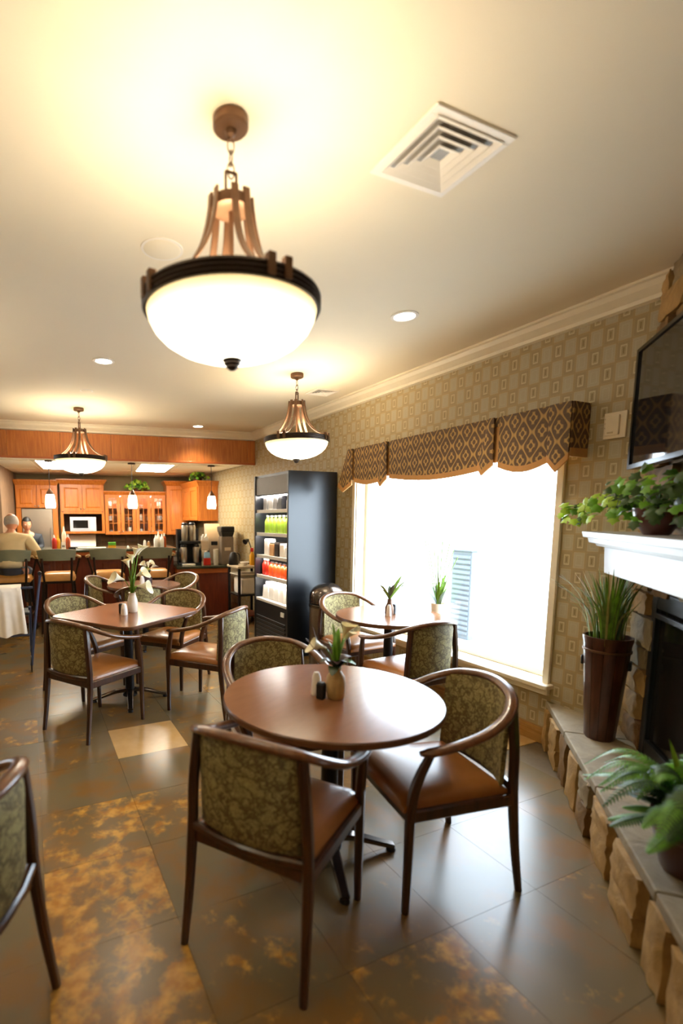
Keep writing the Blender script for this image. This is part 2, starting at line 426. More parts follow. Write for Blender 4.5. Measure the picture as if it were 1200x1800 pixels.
# ---- right wall with window opening (y 2.14..4.25, z .42..1.98)
W0, W1, WZ0, WZ1 = 2.125, 4.262, .415, 1.99
wr = MB(); T = .16
wr.box(WX, WX+T, 1.45, W0, 0, CEIL); wr.box(WX, WX+T, W1, 10.6, 0, CEIL)
wr.box(WX, WX+T, W0, W1, 0, WZ0); wr.box(WX, WX+T, W0, W1, WZ1, CEIL)
struct('wall_right', wr, 'wallpaper', 0)
struct('wall_left', B(-3.86, -3.7, -2.86, 10.6, 0, CEIL), 'plaster_wall', 0)
struct('wall_near', B(-3.7, 1.75, -2.86, -2.7, 0, CEIL), 'plaster_wall', 0)
struct('ceiling', B(-3.7, WX+.1, -2.7, 7.45, CEIL, CEIL+.12), 'ceiling_paint', 0)
struct('baseboard_right', B(WX-.016, WX, 2.08, 10.0, 0, .105).box(WX-.022, WX-.016, 2.08, 10.0, 0, .085), 'base_oak', 0)
# crown along the right wall
def crown_sec(): return [(0, 0), (.095, 0), (.095, -.014), (.082, -.02), (.07, -.045), (.045, -.068), (.03, -.078), (.026, -.098), (0, -.105)]
cm = MB(); ya, yb = 1.63, 6.86
sec = crown_sec()
cm.add([(WX-a, ya-a*.9, CEIL+b) for a, b in sec]+[(WX-a, yb, CEIL+b) for a, b in sec], [tuple(range(9)), tuple(range(17, 8, -1))]+[(i, (i+1) % 9, 9+(i+1) % 9, 9+i) for i in range(9)])
struct('trim_1', cm, 'trim_paint', 20)
# ---- soffit beam with wood panels and crown above it
bm_ = struct('trim_2', MB().hexa([kp(-3.4, .02, 2.30)[:3], kp(3.40, .02, 2.30), kp(3.40, .16, 2.30), kp(-3.4, .16, 2.30)], [kp(-3.4, .02, CEIL), kp(3.40, .02, CEIL), kp(3.40, .16, CEIL), kp(-3.4, .16, CEIL)]), 'trim_paint', 0)
PW = .64
for i in range(-4, 6):
    s0 = i*PW+.06; s1 = min(s0+PW-.003, 3.37)
    pm = MB().box(0, s1-s0, 0, .022, 2.305, 2.63)
    o = pm.build('panel', 'cherry_panel', bm_, 0, .002); o.location = kp(s0, -.002, 0); o.rotation_euler = (0, 0, KR)
pm = MB().box(0, 6.7, 0, .03, 2.285, 2.312); o = pm.build('edge_strip', 'bar_trim', bm_, 0, .003); o.location = kp(-3.33, -.01, 0); o.rotation_euler = (0, 0, KR)
cm = MB(); A = [kp(-3.4, .02-a, CEIL+b) for a, b in sec]; Bq = [kp(3.37, .02-a, CEIL+b) for a, b in sec]
cm.add(A+Bq, [tuple(range(9)), tuple(range(17, 8, -1))]+[(i, (i+1) % 9, 9+(i+1) % 9, 9+i) for i in range(9)])
struct('trim_3', cm, 'trim_paint', 20)
# ---- kitchen shell
KZC = 2.33
def kbox(s0, s1, d0, d1, z0, z1):
    m = MB(); lo = [kp(s0, d0, z0), kp(s1, d0, z0), kp(s1, d1, z0), kp(s0, d1, z0)]; hi = [kp(s0, d0, z1), kp(s1, d0, z1), kp(s1, d1, z1), kp(s0, d1, z1)]
    return m.hexa(lo, hi)
kc = struct('ceiling_kitchen', kbox(-3.4, 3.45, .16, 3.1, KZC, KZC+.06), 'ceiling_paint', 0)
struct('wall_back', kbox(-3.4, 3.6, 2.98, 3.1, 0, 2.6), 'kitchen_wall', 0)
struct('wall_side', kbox(-.42, -.27, 1.35, 2.98, 0, KZC), 'side_wall_brown', 0)
# drop ceiling grid runners
for k, (s0, s1, d0, d1) in enumerate([(1.16, 1.185, .2, 2.95), (1.70, 1.725, .2, 2.95), (2.36, 2.385, .2, 2.95), (.22, .245, .2, 2.95), (-.3, 3.3, 1.86, 1.885), (-.3, 3.3, .63, .655)]):
    m = kbox(s0, s1, d0, d1, KZC-.006, KZC); m.build('grid_runner', 'trim_paint', kc, 0)
# ---- fireplace wall at 45 degrees.  c = x - y ; points along t=(x+y)/2
def fp(c, t_, z): return (t_+c/2, t_-c/2, z)
FC = 1.44
def fbox(c0, c1, t0, t1, z0, z1):
    return MB().hexa([fp(c0, t0, z0), fp(c0, t1, z0), fp(c1, t1, z0), fp(c1, t0, z0)], [fp(c0, t0, z1), fp(c0, t1, z1), fp(c1, t1, z1), fp(c1, t0, z1)])
FT1 = WX-FC/2        # where it meets the window wall
# firebox opening t 1.15..2.10, z .36..1.12
fw = MB()
for (t0, t1, z0, z1) in ((2.12, FT1, 0, CEIL), (.9, 2.12, 1.14, CEIL), (.9, 2.12, 0, .33), (.2, .9, 0, CEIL)):
    q = fbox(FC+.012, FC+.30, t0, t1, z0, z1); fw.add(q.v, q.f)
fireplace_wall = struct('wall_fireplace', fw, 'mortar', 0)
struct('wall_return', B(.92, 1.08, -2.7, -.50, 0, CEIL), 'plaster_wall', 0)
# stones laid on the fireplace wall
rs = random.Random(3)
def stone_mesh(w, h, d, seed):
    r = random.Random(seed); m = MB(); n = 5
    def fn(u, v):
        e = min(u, 1-u, v, 1-v)*n; k = .86 if e < .5 else 1.0
        q = .5*math.copysign(abs(2*u-1)**.95, 2*u-1); s_ = .5*math.copysign(abs(2*v-1)**.95, 2*v-1)
        x = q*w+r.uniform(-.007, .007); z = s_*h+r.uniform(-.005, .005)
        return (x, -d*k+r.uniform(-.006, .006), z)
    m.grid(fn, n, n)
    border = [i*(n+1) for i in range(n+1)]+[n*(n+1)+j for j in range(1, n+1)]+[i*(n+1)+n for i in range(n-1, -1, -1)]+[j for j in range(n-1, 0, -1)]
    o = len(m.v); m.v += [Vector((m.v[i].x, .01, m.v[i].z)) for i in border]; k = len(border)
    m.f += [(border[i], border[(i+1) % k], o+(i+1) % k, o+i) for i in range(k)]
    return m
FROT = PI/4+PI    # local x runs along the wall
def place_stone(t_, z, c, w, h, d, mat, parent, seed):
    o = stone_mesh(w, h, d, seed).build('stone', mat, parent, 45); o.location = fp(c, t_, z); o.rotation_euler = (0, 0, PI/4); o.scale = (1, -1, 1)
    return o
def lay(parent, c, t0, t1, z0, z1, hs, ws, depth, skip=None, seed=0):
    r = random.Random(seed); z = z0; n = 0
    while z < z1-.03:
        h = min(r.uniform(*hs), z1-z)
        if z1-z-h < .05: h = z1-z
        t_ = t0
        while t_ < t1-.02:
            w = min(r.uniform(*ws), t1-t_)
            if t1-t_-w < .06: w = t1-t_
            if not (skip and skip(t_+w/2, z+h/2)):
                place_stone(t_+w/2, z+h/2, c, w-.010, h-.010, depth*r.uniform(.7, 1.2), r.choice(('stone_tan', 'stone_brown', 'stone_grey', 'stone_tan')), parent, r.random()); n += 1
            t_ += w
        z += h
    return n
lay(fireplace_wall, FC+.01, 1.35, FT1-.02, .30, CEIL, (.10, .19), (.14, .30), .035, skip=lambda t_, z: (t_ < 2.14 and .3 < z < 1.16) or 1.2 < z < 1.42, seed=11)
# ---- window
wf = MB(); GX = WX+.125
def ring(m, x0, x1, y0, y1, z0, z1, w):
    m.box(x0, x1, y0, y0+w, z0, z1); m.box(x0, x1, y1-w, y1, z0, z1); m.box(x0, x1, y0+w, y1-w, z0, z0+w); m.box(x0, x1, y0+w, y1-w, z1-w, z1)
win = bpy.data.objects.new('window_1', None); COL.objects.link(win); win['kind'] = 'structure'
m = MB(); ring(m, GX-.02, GX+.03, W0, W1, WZ0, WZ1, .045); m.build('window_frame', 'sill_paint', win, 0, .004)
m = MB(); m.box(WX-.001, GX-.02, W0, W0+.012, WZ0, WZ1).box(WX-.001, GX-.02, W1-.012, W1, WZ0, WZ1).box(WX-.001, GX-.02, W0, W1, WZ1-.012, WZ1); m.build('jamb', 'sill_paint', win, 0)
m = MB(); m.box(WX-.022, WX, W0-.045, W0, WZ0-.01, WZ1+.05).box(WX-.022, WX, W1, W1+.045, WZ0-.01, WZ1+.05); m.build('casing', 'sill_paint', win, 0, .004)
B(WX-.075, GX-.02, W0-.07, W1+.07, WZ0-.03, WZ0+.002).build('window_sill', 'sill_paint', win, 0, .008)
B(WX-.035, WX, W0-.05, W1+.05, WZ0-.075, WZ0-.03).build('apron', 'trim_paint', win, 0, .006)
B(GX, GX+.006, W0+.045, W1-.045, WZ0+.045, WZ1-.045).build('pane', 'clear_glass', win, 0)
# outside
struct('ground_outside', B(WX+.3, 40, -20, 30, -.5, -.35), 'outside_ground', 0)
ob = thing('air_conditioner', 'pale louvred air conditioning cabinet washed out beyond the window', 'air conditioner', (6.0, 5.40, -.35))
B(.02, .14, 0, .38, 0, 1.36).build('housing', 'outside_siding', ob, 0, .01)
for k in range(16): B(0, .02, .02, .36, .08+k*.078, .125+k*.078).build('louvre', 'outside_siding', ob, 0)
B(-.01, .15, -.01, .39, 1.36, 1.38).build('lid', 'outside_siding', ob, 0)

# ---- valance
val = thing('valance', 'brown and gold patterned fabric valance over the window', 'valance', (0, 0, 0))
VX = 2.93; VT = 2.178
B(VX+.01, WX, 1.975, 4.17, VT-.06, VT).build('mounting_board', 'valance_cloth', val, 0)
B(VX+.016, VX+.022, 1.975, 4.16, 1.88, VT-.06).build('backing', 'valance_trim', val, 0)
def valance_piece(y0, y1, top, botfn, name, x, th=.012, bow=.012, band=.04, ytop=None, nu=14):
    ya, yb = ytop if ytop else (y0, y1)
    def P(u, v, zt, zb): 
        yt = ya+(yb-ya)*u; yl = y0+(y1-y0)*u; w = (zt-(zt+(zb-zt)*v))/max(.001, zt-zb) 
        z = zt+(zb-zt)*v; k = min(1, max(0, (top-z)/max(.01, top-botfn(u))))
        return (x-bow*math.sin(PI*u)*(.4+.6*k), yt+(yl-yt)*k, z)
    body = MB().slab(lambda u, v: P(u, v, top, botfn(u)+band), nu, 5, lambda u, v: (th, 0, 0)).build(name, 'valance_cloth', val, 30)
    MB().slab(lambda u, v: P(u, v, botfn(u)+band+.0005, botfn(u)), nu, 2, lambda u, v: (th, 0, 0)).build('trim_band', 'valance_trim', body, 30)
    return body
swag = lambda z0, z1, dip: (lambda u: z0+(z1-z0)*u-dip*math.sin(PI*u))
point = lambda ze, zt, at: (lambda u: ze-(ze-zt)*(u/at if u < at else (1-u)/(1-at)))
valance_piece(3.66, 4.10, VT, swag(1.845, 1.86, .03), 'swag', VX)
valance_piece(2.52, 3.58, VT, swag(1.845, 1.855, .045), 'swag', VX)
valance_piece(2.06, 2.46, VT, swag(1.86, 1.845, .055), 'swag', VX)
valance_piece(1.965, 2.10, VT, point(1.845, 1.775, .5), 'jabot', VX-.014)
valance_piece(2.49, 2.62, VT, point(1.86, 1.795, .62), 'jabot', VX-.014, ytop=(2.495, 2.54))
valance_piece(3.60, 3.73, VT, point(1.85, 1.785, .55), 'jabot', VX-.014, ytop=(3.61, 3.66))
valance_piece(4.12, 4.36, VT, point(1.83, 1.765, .55), 'jabot', VX-.014, ytop=(4.12, 4.19))
m = MB().box(VX, WX, 1.958, 1.972, VT-.265, VT); r_ = m.build('return_panel', 'valance_cloth', val, 0)
B(VX, WX, 1.9575, 1.9725, VT-.315, VT-.265).build('trim_band', 'valance_trim', r_, 0)

# ---- thermostat / volume panel on the wall
tp = thing('wall_control_panel', 'cream square control panel on the wall beside the television', 'control panel', (WX, 1.81, 2.025))
B(-.014, 0, -.06, .06, -.073, .073).build('plate', 'switch_cream', tp, 0, .003)
B(-.026, -.012, -.028, .045, -.055, .055).build('cover', 'switch_cream', tp, 0, .003)
B(-.029, -.024, .0, .03, -.045, -.036).build('slot', 'switch_tan', tp, 0)
for z in (.04, .015, -.01): B(-.016, -.013, .050, .055, z-.003, z+.003).build('button', 'switch_tan', tp, 0)

# ---- hearth
hr = thing('stone_hearth', 'raised tan stone hearth running along the corner fireplace', 'hearth')
HC = .985
q = fbox(HC+.035, FC+.012, .2, WX-(HC)/2-.03, 0, .258); q.build('core', 'mortar', hr, 0)
r = random.Random(5); t_ = .35; k = 0
while t_ < WX-HC/2-.05:
    w = r.uniform(.13, .27); w = min(w, WX-HC/2-.02-t_)
    if r.random() < .55:
        h1 = r.uniform(.09, .16)
        place_stone(t_+w/2, h1/2, HC+.035, w-.003, h1-.003, .04*r.uniform(.8, 1.2), r.choice(('stone_tan', 'stone_tan', 'stone_brown')), hr, r.random())
        place_stone(t_+w/2, h1+(.258-h1)/2, HC+.035, w-.003, .258-h1-.003, .04*r.uniform(.8, 1.2), r.choice(('stone_tan', 'stone_grey', 'stone_tan')), hr, r.random())
    else:
        place_stone(t_+w/2, .129, HC+.035, w-.003, .255, .04*r.uniform(.8, 1.2), r.choice(('stone_tan', 'stone_tan', 'stone_brown')), hr, r.random())
    t_ += w
edges = [.25, .80, 1.30, 1.78, 2.22, WX-HC/2-.02]
for a, b in zip(edges, edges[1:]):
    if b == edges[-1]:   # last slab is cut along the window wall
        m = MB().hexa([fp(HC, a+.002, .258), (WX-.002, WX-HC, .258), (WX-.002, WX-FC, .258), fp(FC+.01, a+.002, .258)], [fp(HC, a+.002, .30), (WX-.002, WX-HC, .30), (WX-.002, WX-FC, .30), fp(FC+.01, a+.002, .30)])
    else: m = fbox(HC, FC+.01, a+.002, b-.002, .258, .30)
    m.build('slab', 'hearth_slab', hr, 0, .006)
# ---- firebox
fb = thing('firebox', 'black metal framed fireplace insert under the white mantel', 'fireplace')
m = MB()
for a in (fbox(FC-.03, FC+.02, 2.08, 2.12, .30, 1.14), fbox(FC-.03, FC+.02, 1.05, 2.08, 1.06, 1.14), fbox(FC-.03, FC+.02, .95, 1.05, .30, 1.14)): m.add(a.v, a.f)
m.build('frame', 'iron', fb, 0, .006)
fbox(FC-.025, FC+.02, 1.05, 2.08, .30, .39).build('louvre', 'iron', fb, 0, .004)
fbox(FC+.0, FC+.01, 1.05, 2.08, .39, 1.06).build('glass_door', 'firebox_glass', fb, 0)
fbox(FC+.01, FC+.28, 1.05, 2.08, .39, 1.06).build('back_box', 'black_metal', fb, 0)
fbox(FC-.05, FC-.02, 1.5, 2.06, 1.02, 1.045).build('hood_lip', 'iron', fb, 0, .003)
# ---- mantel
mt = thing('mantel_shelf', 'white painted mantel shelf with moulded edge above the firebox', 'mantel')
TM = 2.40
for (c0, t1, z0, z1, nm) in ((1.085, TM, 1.392, 1.425, 'shelf_board'), (1.115, TM-.03, 1.362, 1.392, 'upper_moulding'), (1.155, TM-.06, 1.345, 1.362, 'bead'), (1.20, TM-.10, 1.20, 1.345, 'fascia')):
    a = MB().hexa([fp(c0, .5, z0), fp(c0, t1, z0), fp(FC+.0, t1-(0), z0), fp(FC, .5, z0)], [fp(c0-.01, .5, z1), fp(c0-.01, t1+.004, z1), fp(FC, t1+.004, z1), fp(FC, .5, z1)])
    a.build(nm, 'white_paint', mt, 0, .004)
# ---- television
tv = thing('television', 'black flat television hung on the stone wall above the mantel', 'television')
TVC = 1.285; tL = 2.275; tR = 1.2; z0, z1 = 1.755, 2.36
m = MB()
for (a, b, c, d) in ((tR, tL, z0, z0+.022), (tR, tL, z1-.018, z1), (tL-.018, tL, z0+.022, z1-.018), (tR, tR+.018, z0+.022, z1-.018)):
    q = fbox(TVC-.012, TVC+.06, a, b, c, d); m.add(q.v, q.f)
m.build('bezel', 'tv_black', tv, 0, .004)
fbox(TVC, TVC+.01, tR+.018, tL-.018, z0+.022, z1-.018).build('screen', 'tv_screen', tv, 0)
fbox(TVC+.01, TVC+.07, tR+.03, tL-.03, z0+.04, z1-.03).build('back_shell', 'tv_black', tv, 0, .01)
fbox(TVC+.07, FC+.02, 1.55, 1.95, 1.95, 2.2).build('wall_mount', 'black_metal', tv, 0)

# ---- ceiling fittings
def vent(name, label, x0, x1, y0, y1):
    v = thing(name, label, 'vent', ((x0+x1)/2, (y0+y1)/2, CEIL)); hx, hy = (x1-x0)/2, (y1-y0)/2
    m = MB(); w = .032
    m.box(-hx, hx, -hy, -hy+w, -.008, 0).box(-hx, hx, hy-w, hy, -.008, 0).box(-hx, -hx+w, -hy+w, hy-w, -.008, 0).box(hx-w, hx, -hy+w, hy-w, -.008, 0); m.build('frame', 'vent_white', v, 0, .002)
    B(-hx+w, hx-w, -hy+w, hy-w, -.0005, 0).build('backing', 'grey_pack', v, 0)
    for k in range(4):
        f = 1-(k+.5)/4.3; a, b = (hx-w)*f, (hy-w)*f; d = .022
        for sx, sy in ((1, 0), (-1, 0), (0, 1), (0, -1)):
            if sx:
                P0 = [(sx*a, -b, -.001), (sx*a, b, -.001), (sx*(a-.002), b, -.001), (sx*(a-.002), -b, -.001)]
                P1 = [(sx*(a+d), -b-d, -.012), (sx*(a+d), b+d, -.012), (sx*(a+d-.002), b+d, -.013), (sx*(a+d-.002), -b-d, -.013)]
            else:
                P0 = [(-a, sy*b, -.001), (a, sy*b, -.001), (a, sy*(b-.002), -.001), (-a, sy*(b-.002), -.001)]
                P1 = [(-a-d, sy*(b+d), -.012), (a+d, sy*(b+d), -.012), (a+d, sy*(b+d-.002), -.013), (-a-d, sy*(b+d-.002), -.013)]
            MB().hexa(P0, P1).build('blade', 'vent_white', v, 0)
    return v
vent('ceiling_vent', 'large square white four-way air vent nearest on the ceiling', 1.185, 1.523, 1.277, 1.605)
vent('ceiling_vent', 'small far ceiling air vent near the crown behind the second pendant', 2.58, 2.83, 4.22, 4.46)
def downlight(x, y, label, r=.065):
    d = thing('downlight', label, 'downlight', (x, y, CEIL), 0, 'recessed downlights')
    MB().lathe([(r+.018, 0), (r+.018, -.006), (r, -.008), (r-.004, -.001)], 28, cap=False).build('trim_ring', 'vent_white', d)
    MB().lathe([(0.0001, -.002), (r-.003, -.002)], 28, cap=False).build('lens', 'downlight_lens', d, 0)
    L = bpy.data.lights.new('downlight_lamp', 'SPOT'); L.energy = DOWN_W; L.color = (1, .83, .6); L.spot_size = 2.0; L.spot_blend = .6; L.shadow_soft_size = .06
    lo = bpy.data.objects.new('lamp', L); COL.objects.link(lo); lo.parent = d; lo.location = (0, 0, -.03)
    return d
downlight(2.179, 2.562, 'lit round recessed downlight right of the big pendant')
downlight(.603, 4.20, 'lit round recessed downlight left of the big pendant bowl')
downlight(2.142, 6.55, 'small lit recessed downlight close to the wooden beam')
for (x, y, lab) in ((.577, 5.22, 'faint flat sprinkler cover above the far left pendant'), (.629, 2.416, 'wide pale round speaker cover behind the big pendant')):
    d = thing('ceiling_cover', lab, 'ceiling cover', (x, y, CEIL)); rr = .085 if y < 3 else .05
    MB().lathe([(rr, 0), (rr, -.004), (rr-.01, -.008), (0.0001, -.009)], 28, cap=False).build('plate', 'ceiling_paint', d)
    MB().lathe([(rr+.012, 0), (rr+.012, -.003), (rr, -.003)], 28, cap=False).build('rim', 'vent_white', d)

# ---- pendants with glass bowls
PA = math.radians(-84)
def make_pendant(label):
    p = thing('pendant_lamp', label, 'pendant lamp', (0, 0, CEIL), 0, 'bowl pendants')
    MB().lathe([(.052, 0), (.056, -.004), (.056, -.028), (.05, -.034), (.018, -.036), (.014, -.05), (.0001, -.058)], 28).build('canopy', 'bronze', p)
    z = -.056
    for k in range(3):
        a = [(0 if k % 2 else .011*math.cos(q), .011*math.cos(q) if k % 2 else 0, z-.022+.024*math.sin(q)) for q in [2*PI*i/14 for i in range(14)]]
        MB().tube(a, .0024, 6, closed=True).build('chain_link', 'bronze', p); z -= .036
    zt = -.155
    m = MB(); pts = [(-.018, 0, zt), (.018, 0, zt), (.018, 0, zt-.075), (-.018, 0, zt-.075)]
    for i in range(4): m.bar([pts[i], pts[(i+1) % 4]], .007, .01, up=(0, 1, 0))
    m.build('loop', 'bronze', p)
    MB().lathe([(.03, -.228), (.05, -.232), (.062, -.238), (.062, -.268), (.05, -.272), (.035, -.272)], 28).build('hub', 'bronze', p)
    MB().tube([(0, 0, -.23), (0, 0, -.56)], .008, 10).build('stem', 'bronze', p)
    prof = [(.062, -.225), (.066, -.27), (.078, -.33), (.100, -.39), (.140, -.45), (.190, -.495), (.240, -.522), (.278, -.532)]
    for k in range(4):
        for s in (-1, 1):
            a = PA+k*PI/2; tx, ty = -math.sin(a), math.cos(a); off0, off1 = .020*s, .027*s
            P = smooth_path([(r*math.cos(a)+tx*(off0+(off1-off0)*i/7), r*math.sin(a)+ty*(off0+(off1-off0)*i/7), z) for i, (r, z) in enumerate(prof)], 20)
            up = (math.cos(a), math.sin(a), .6)
            MB().bar(P, .024, .008, up=up).build('arm', 'bronze', p)
            lg = MB(); c = Vector((.280*math.cos(a)+tx*off1, .280*math.sin(a)+ty*off1, -.545)); e = Vector((math.cos(a), math.sin(a), 0)); T_ = Vector((tx, ty, 0)); Zv = Vector((0, 0, 1))
            lg.hexa([c-e*.012-T_*.012-Zv*.03, c+e*.012-T_*.012-Zv*.03, c+e*.012+T_*.012-Zv*.03, c-e*.012+T_*.012-Zv*.03], [c-e*.012-T_*.012+Zv*.028, c+e*.012-T_*.012+Zv*.028, c+e*.012+T_*.012+Zv*.028, c-e*.012+T_*.012+Zv*.028])
            lg.build('lug', 'bronze', p, 0, .002)
    MB().lathe([(.268, -.580), (.284, -.580), (.288, -.572), (.284, -.566), (.288, -.558), (.284, -.552), (.288, -.544), (.284, -.536), (.268, -.536), (.268, -.580)], 64, cap=False).build('rim_ring', 'dark_bronze', p)
    bowl = [(.276, -.574), (.27, -.60), (.252, -.632), (.222, -.662), (.18, -.687), (.13, -.705), (.07, -.717), (.012, -.721)]
    MB().lathe(bowl+[(r-.006 if r > .02 else .01, z+.006) for r, z in reversed(bowl)], 64, cap=False).build('bowl', 'bowl_glass', p, 60)
    MB().lathe([(.0001, -.714), (.03, -.714), (.032, -.722), (.026, -.728), (.028, -.733), (.02, -.739), (.02, -.744), (.010, -.752), (.0001, -.754)], 24).build('finial', 'dark_bronze', p)
    L = bpy.data.lights.new('pendant_bulb', 'POINT'); L.energy = PENDANT_W; L.color = LAMP_WARM; L.shadow_soft_size = .14
    lo = bpy.data.objects.new('bulb', L); COL.objects.link(lo); lo.parent = p; lo.location = (0, 0, -.57)
    return p
p0 = make_pendant('largest bronze pendant lamp with glowing glass bowl, nearest the camera')
p0.location = (.64, 1.587, CEIL)
dup(p0, 'bronze bowl pendant lamp hanging in front of the window wall', (2.175, 3.902, CEIL), .5)
dup(p0, 'bronze bowl pendant lamp hanging before the wooden beam on the left', (.574, 6.033, CEIL), 1.05)
dup(p0, 'unseen bronze bowl pendant added for fill light over the left aisle', (-1.1, 3.9, CEIL), .2)  # added lamp out of view, brightens the left side
dup(p0, 'unseen bronze bowl pendant added for fill light closest to the near wall', (.15, -1.25, CEIL), .2)  # added behind the camera as warm fill for the foreground
dup(p0, 'unseen bronze bowl pendant added for fill light, beyond the cut-off chair', (-1.25, 1.2, CEIL), .4)  # another added lamp outside the frame, lifts the near chairs and ceiling
# ================================================================== FURNITURE
def make_chair():
    t = thing('dining_chair', '', 'chair', group='dining armchairs')
    half = [(.205, -.262, .652), (.13, -.272, .660), (.03, -.277, .680), (-.08, -.272, .712), (-.175, -.243, .755), (-.245, -.175, .794), (-.280, -.085, .812), (-.290, 0, .818)]
    ctrl = half+[(x, -y, z) for x, y, z in reversed(half[:-1])]
    P = smooth_path(ctrl, 56); n = len(P)
    sc = [min(1, .55+.45*min(i, n-1-i)/2) for i in range(n)]
    sec = [(.025*math.cos(a)*(1 if abs(math.cos(a)) < .8 else .95), .0155*math.sin(a)) for a in [2*PI*i/12 for i in range(12)]]
    MB().sweep(P, sec, scale=sc).build('top_rail', 'rail_wood', t, 60)
    for s in (-1, 1):
        pts = smooth_path([(.225, s*.235, 0), (.222, s*.236, .22), (.218, s*.237, .43), (.200, s*.246, .54), (.165, s*.266, .648)], 16)
        sc = [.72+.28*min(1, i/7) for i in range(17)]; sc[-4:] = [.95, .9, .85, .8]
        MB().bar(pts, .036, .036, scale=sc, up=(1, 0, 0)).build('leg', 'chair_wood', t)
        pts = smooth_path([(-.285, s*.232, 0), (-.258, s*.226, .20), (-.238, s*.222, .42), (-.238, s*.214, .60), (-.232, s*.196, .775)], 16)
        sc = [.72+.28*min(1, i/7) for i in range(17)]
        MB().bar(pts, .034, .036, scale=sc, up=(1, 0, 0)).build('leg', 'chair_wood', t)
    def bx(y, z): return -.292+.055*(abs(y)/.2)**2+(.80-z)*.05
    def fn(u, v):
        y = -.198+.396*u; z = .445+v*(.362-.030*(abs(y)/.2)**2); return (bx(y, z)+.030, y*(.985+.02*(1-v)), z)
    def puff(u, v): e = min(1, min(u, 1-u)*9, min(v, 1-v)*9); return (-.022-.018*e, 0, 0)
    MB().slab(fn, 16, 10, puff).build('backrest', 'chair_fabric', t, 60)
    MB().bar([(-.236, -.225, .437), (-.262, -.1, .437), (-.268, 0, .437), (-.262, .1, .437), (-.236, .225, .437)], .028, .032).build('back_stretcher', 'chair_wood', t)
    m = MB()
    fr = [(.226, -.238), (.226, .238), (-.232, .222), (-.232, -.222)]
    for i in range(4):
        a, b = fr[i], fr[(i+1) % 4]; m.bar([(a[0], a[1], .395), (b[0], b[1], .395)], .024, .05)
    m.build('seat_frame', 'chair_wood', t)
    def top(u, v):
        x = -.222+.470*u; hw = .212+.024*u; y = (v*2-1)*hw
        e = 1-max(abs(u*2-1)**6, abs(v*2-1)**6); return (x, y, .432+.034*max(0, e)**.5+.008*math.sin(PI*u)*math.sin(PI*v))
    MB().slab(top, 16, 14, lambda u, v: (0, 0, -.022)).build('seat', 'seat_leather', t, 60)
    return t
chair0 = make_chair()
R_ = math.radians
CH = [  # x, y, facing degrees, label
    (.795, 1.53, 35.6, 'dining armchair seen from behind, in the foreground at the round table'),
    (1.505, 1.525, 169, 'dining armchair on the window side of the round table, seat facing left'),
    (1.16, 2.22, -97, 'dining armchair at the far side of the round table, back to the drink cooler'),
    (-.357, 1.483, 153, 'dining armchair cut off by the left edge of the picture'),
    (.39, 3.676, 34, 'dining armchair with its back to us at the near left of the square table'),
    (1.26, 3.68, 130, 'dining armchair at the near right of the square table, blue-lit back'),
    (1.16, 4.42, 222, 'dining armchair at the far right corner of the square table'),
    (.40, 4.50, -55, 'dining armchair at the far left corner of the square table'),
    (2.58, 3.53, -88, 'dining armchair at the window table beside the trash bin'),
    (2.43, 2.71, 92, 'dining armchair at the window table with its back toward the window sill'),
    (.87, 6.04, -28, 'dining armchair left of the small table by the bar'),
    (1.58, 5.93, 205, 'dining armchair right of the small table by the bar'),
    (1.08, 5.32, 80, 'dining armchair with its back to us at the small table by the bar'),
]
for i, (x, y, a, lab) in enumerate(CH):
    if i == 0: chair0.location = (x, y, 0); chair0.rotation_euler = (0, 0, R_(a)); chair0['label'] = lab
    else: dup(chair0, lab, (x, y, 0), R_(a))

def make_table(label, poly, loc, rz, th=.030, name='dining_table'):
    t = thing(name, label, 'table', loc, rz)
    n = len(poly)
    m = MB(); c = (0, 0)
    def ringp(k, z): return [(x*k, y*k, z) for x, y in poly]
    rs_ = [ringp(.985, .74-th), ringp(1.0, .74-th+.006), ringp(1.0, .734), ringp(.992, .74)]
    vs = sum(rs_, []); fs = []
    for k in range(3):
        for i in range(n): fs.append((k*n+i, k*n+(i+1) % n, (k+1)*n+(i+1) % n, (k+1)*n+i))
    fs.append(tuple(reversed(range(n)))); m.add(vs, fs); m.build('table_edge', 'table_edge', t, 30)
    MB().add([(x*.992, y*.992, .74) for x, y in poly]+[(x*.992, y*.992, .7396) for x, y in poly], [tuple(range(n)), tuple(reversed(range(n, 2*n)))]+[(i, (i+1) % n, n+(i+1) % n, n+i) for i in range(n)]).build('table_top', 'table_top', t, 0)
    MB().lathe([(.06, .04), (.06, .05), (.038, .07), (.036, .66), (.11, .69), (.11, .709)], 20).build('column', 'black_metal', t)
    for k in range(4):
        a = k*PI/2+PI/4; e = Vector((math.cos(a), math.sin(a), 0))
        P = smooth_path([e*.03+Vector((0, 0, .085)), e*.12+Vector((0, 0, .075)), e*.22+Vector((0, 0, .045)), e*.30+Vector((0, 0, .022))], 10)
        f = MB().bar(P, .05, .026, scale=[1.1, 1.08, 1.05, 1, .97, .94, .9, .86, .82, .8, .78]).build('foot', 'chrome_dark', t)
        MB().lathe([(.02, 0), (.022, .004), (.018, .018)], 12, (e.x*.29, e.y*.29, 0)).build('glide', 'black_plastic', f)
    return t
def circle(r, n=64): return [(r*math.cos(2*PI*i/n), r*math.sin(2*PI*i/n)) for i in range(n)]
def rsq(h, r, n=7):
    out = []
    for (cx, cy, a0) in ((h-r, h-r, 0), (-h+r, h-r, 90), (-h+r, -h+r, 180), (h-r, -h+r, 270)):
        for i in range(n): a = R_(a0+90*i/(n-1)); out.append((cx+r*math.cos(a), cy+r*math.sin(a)))
    return out
make_table('round brown dining table in the foreground with a lily vase', circle(.468), (1.1585, 1.7508, 0), R_(25))
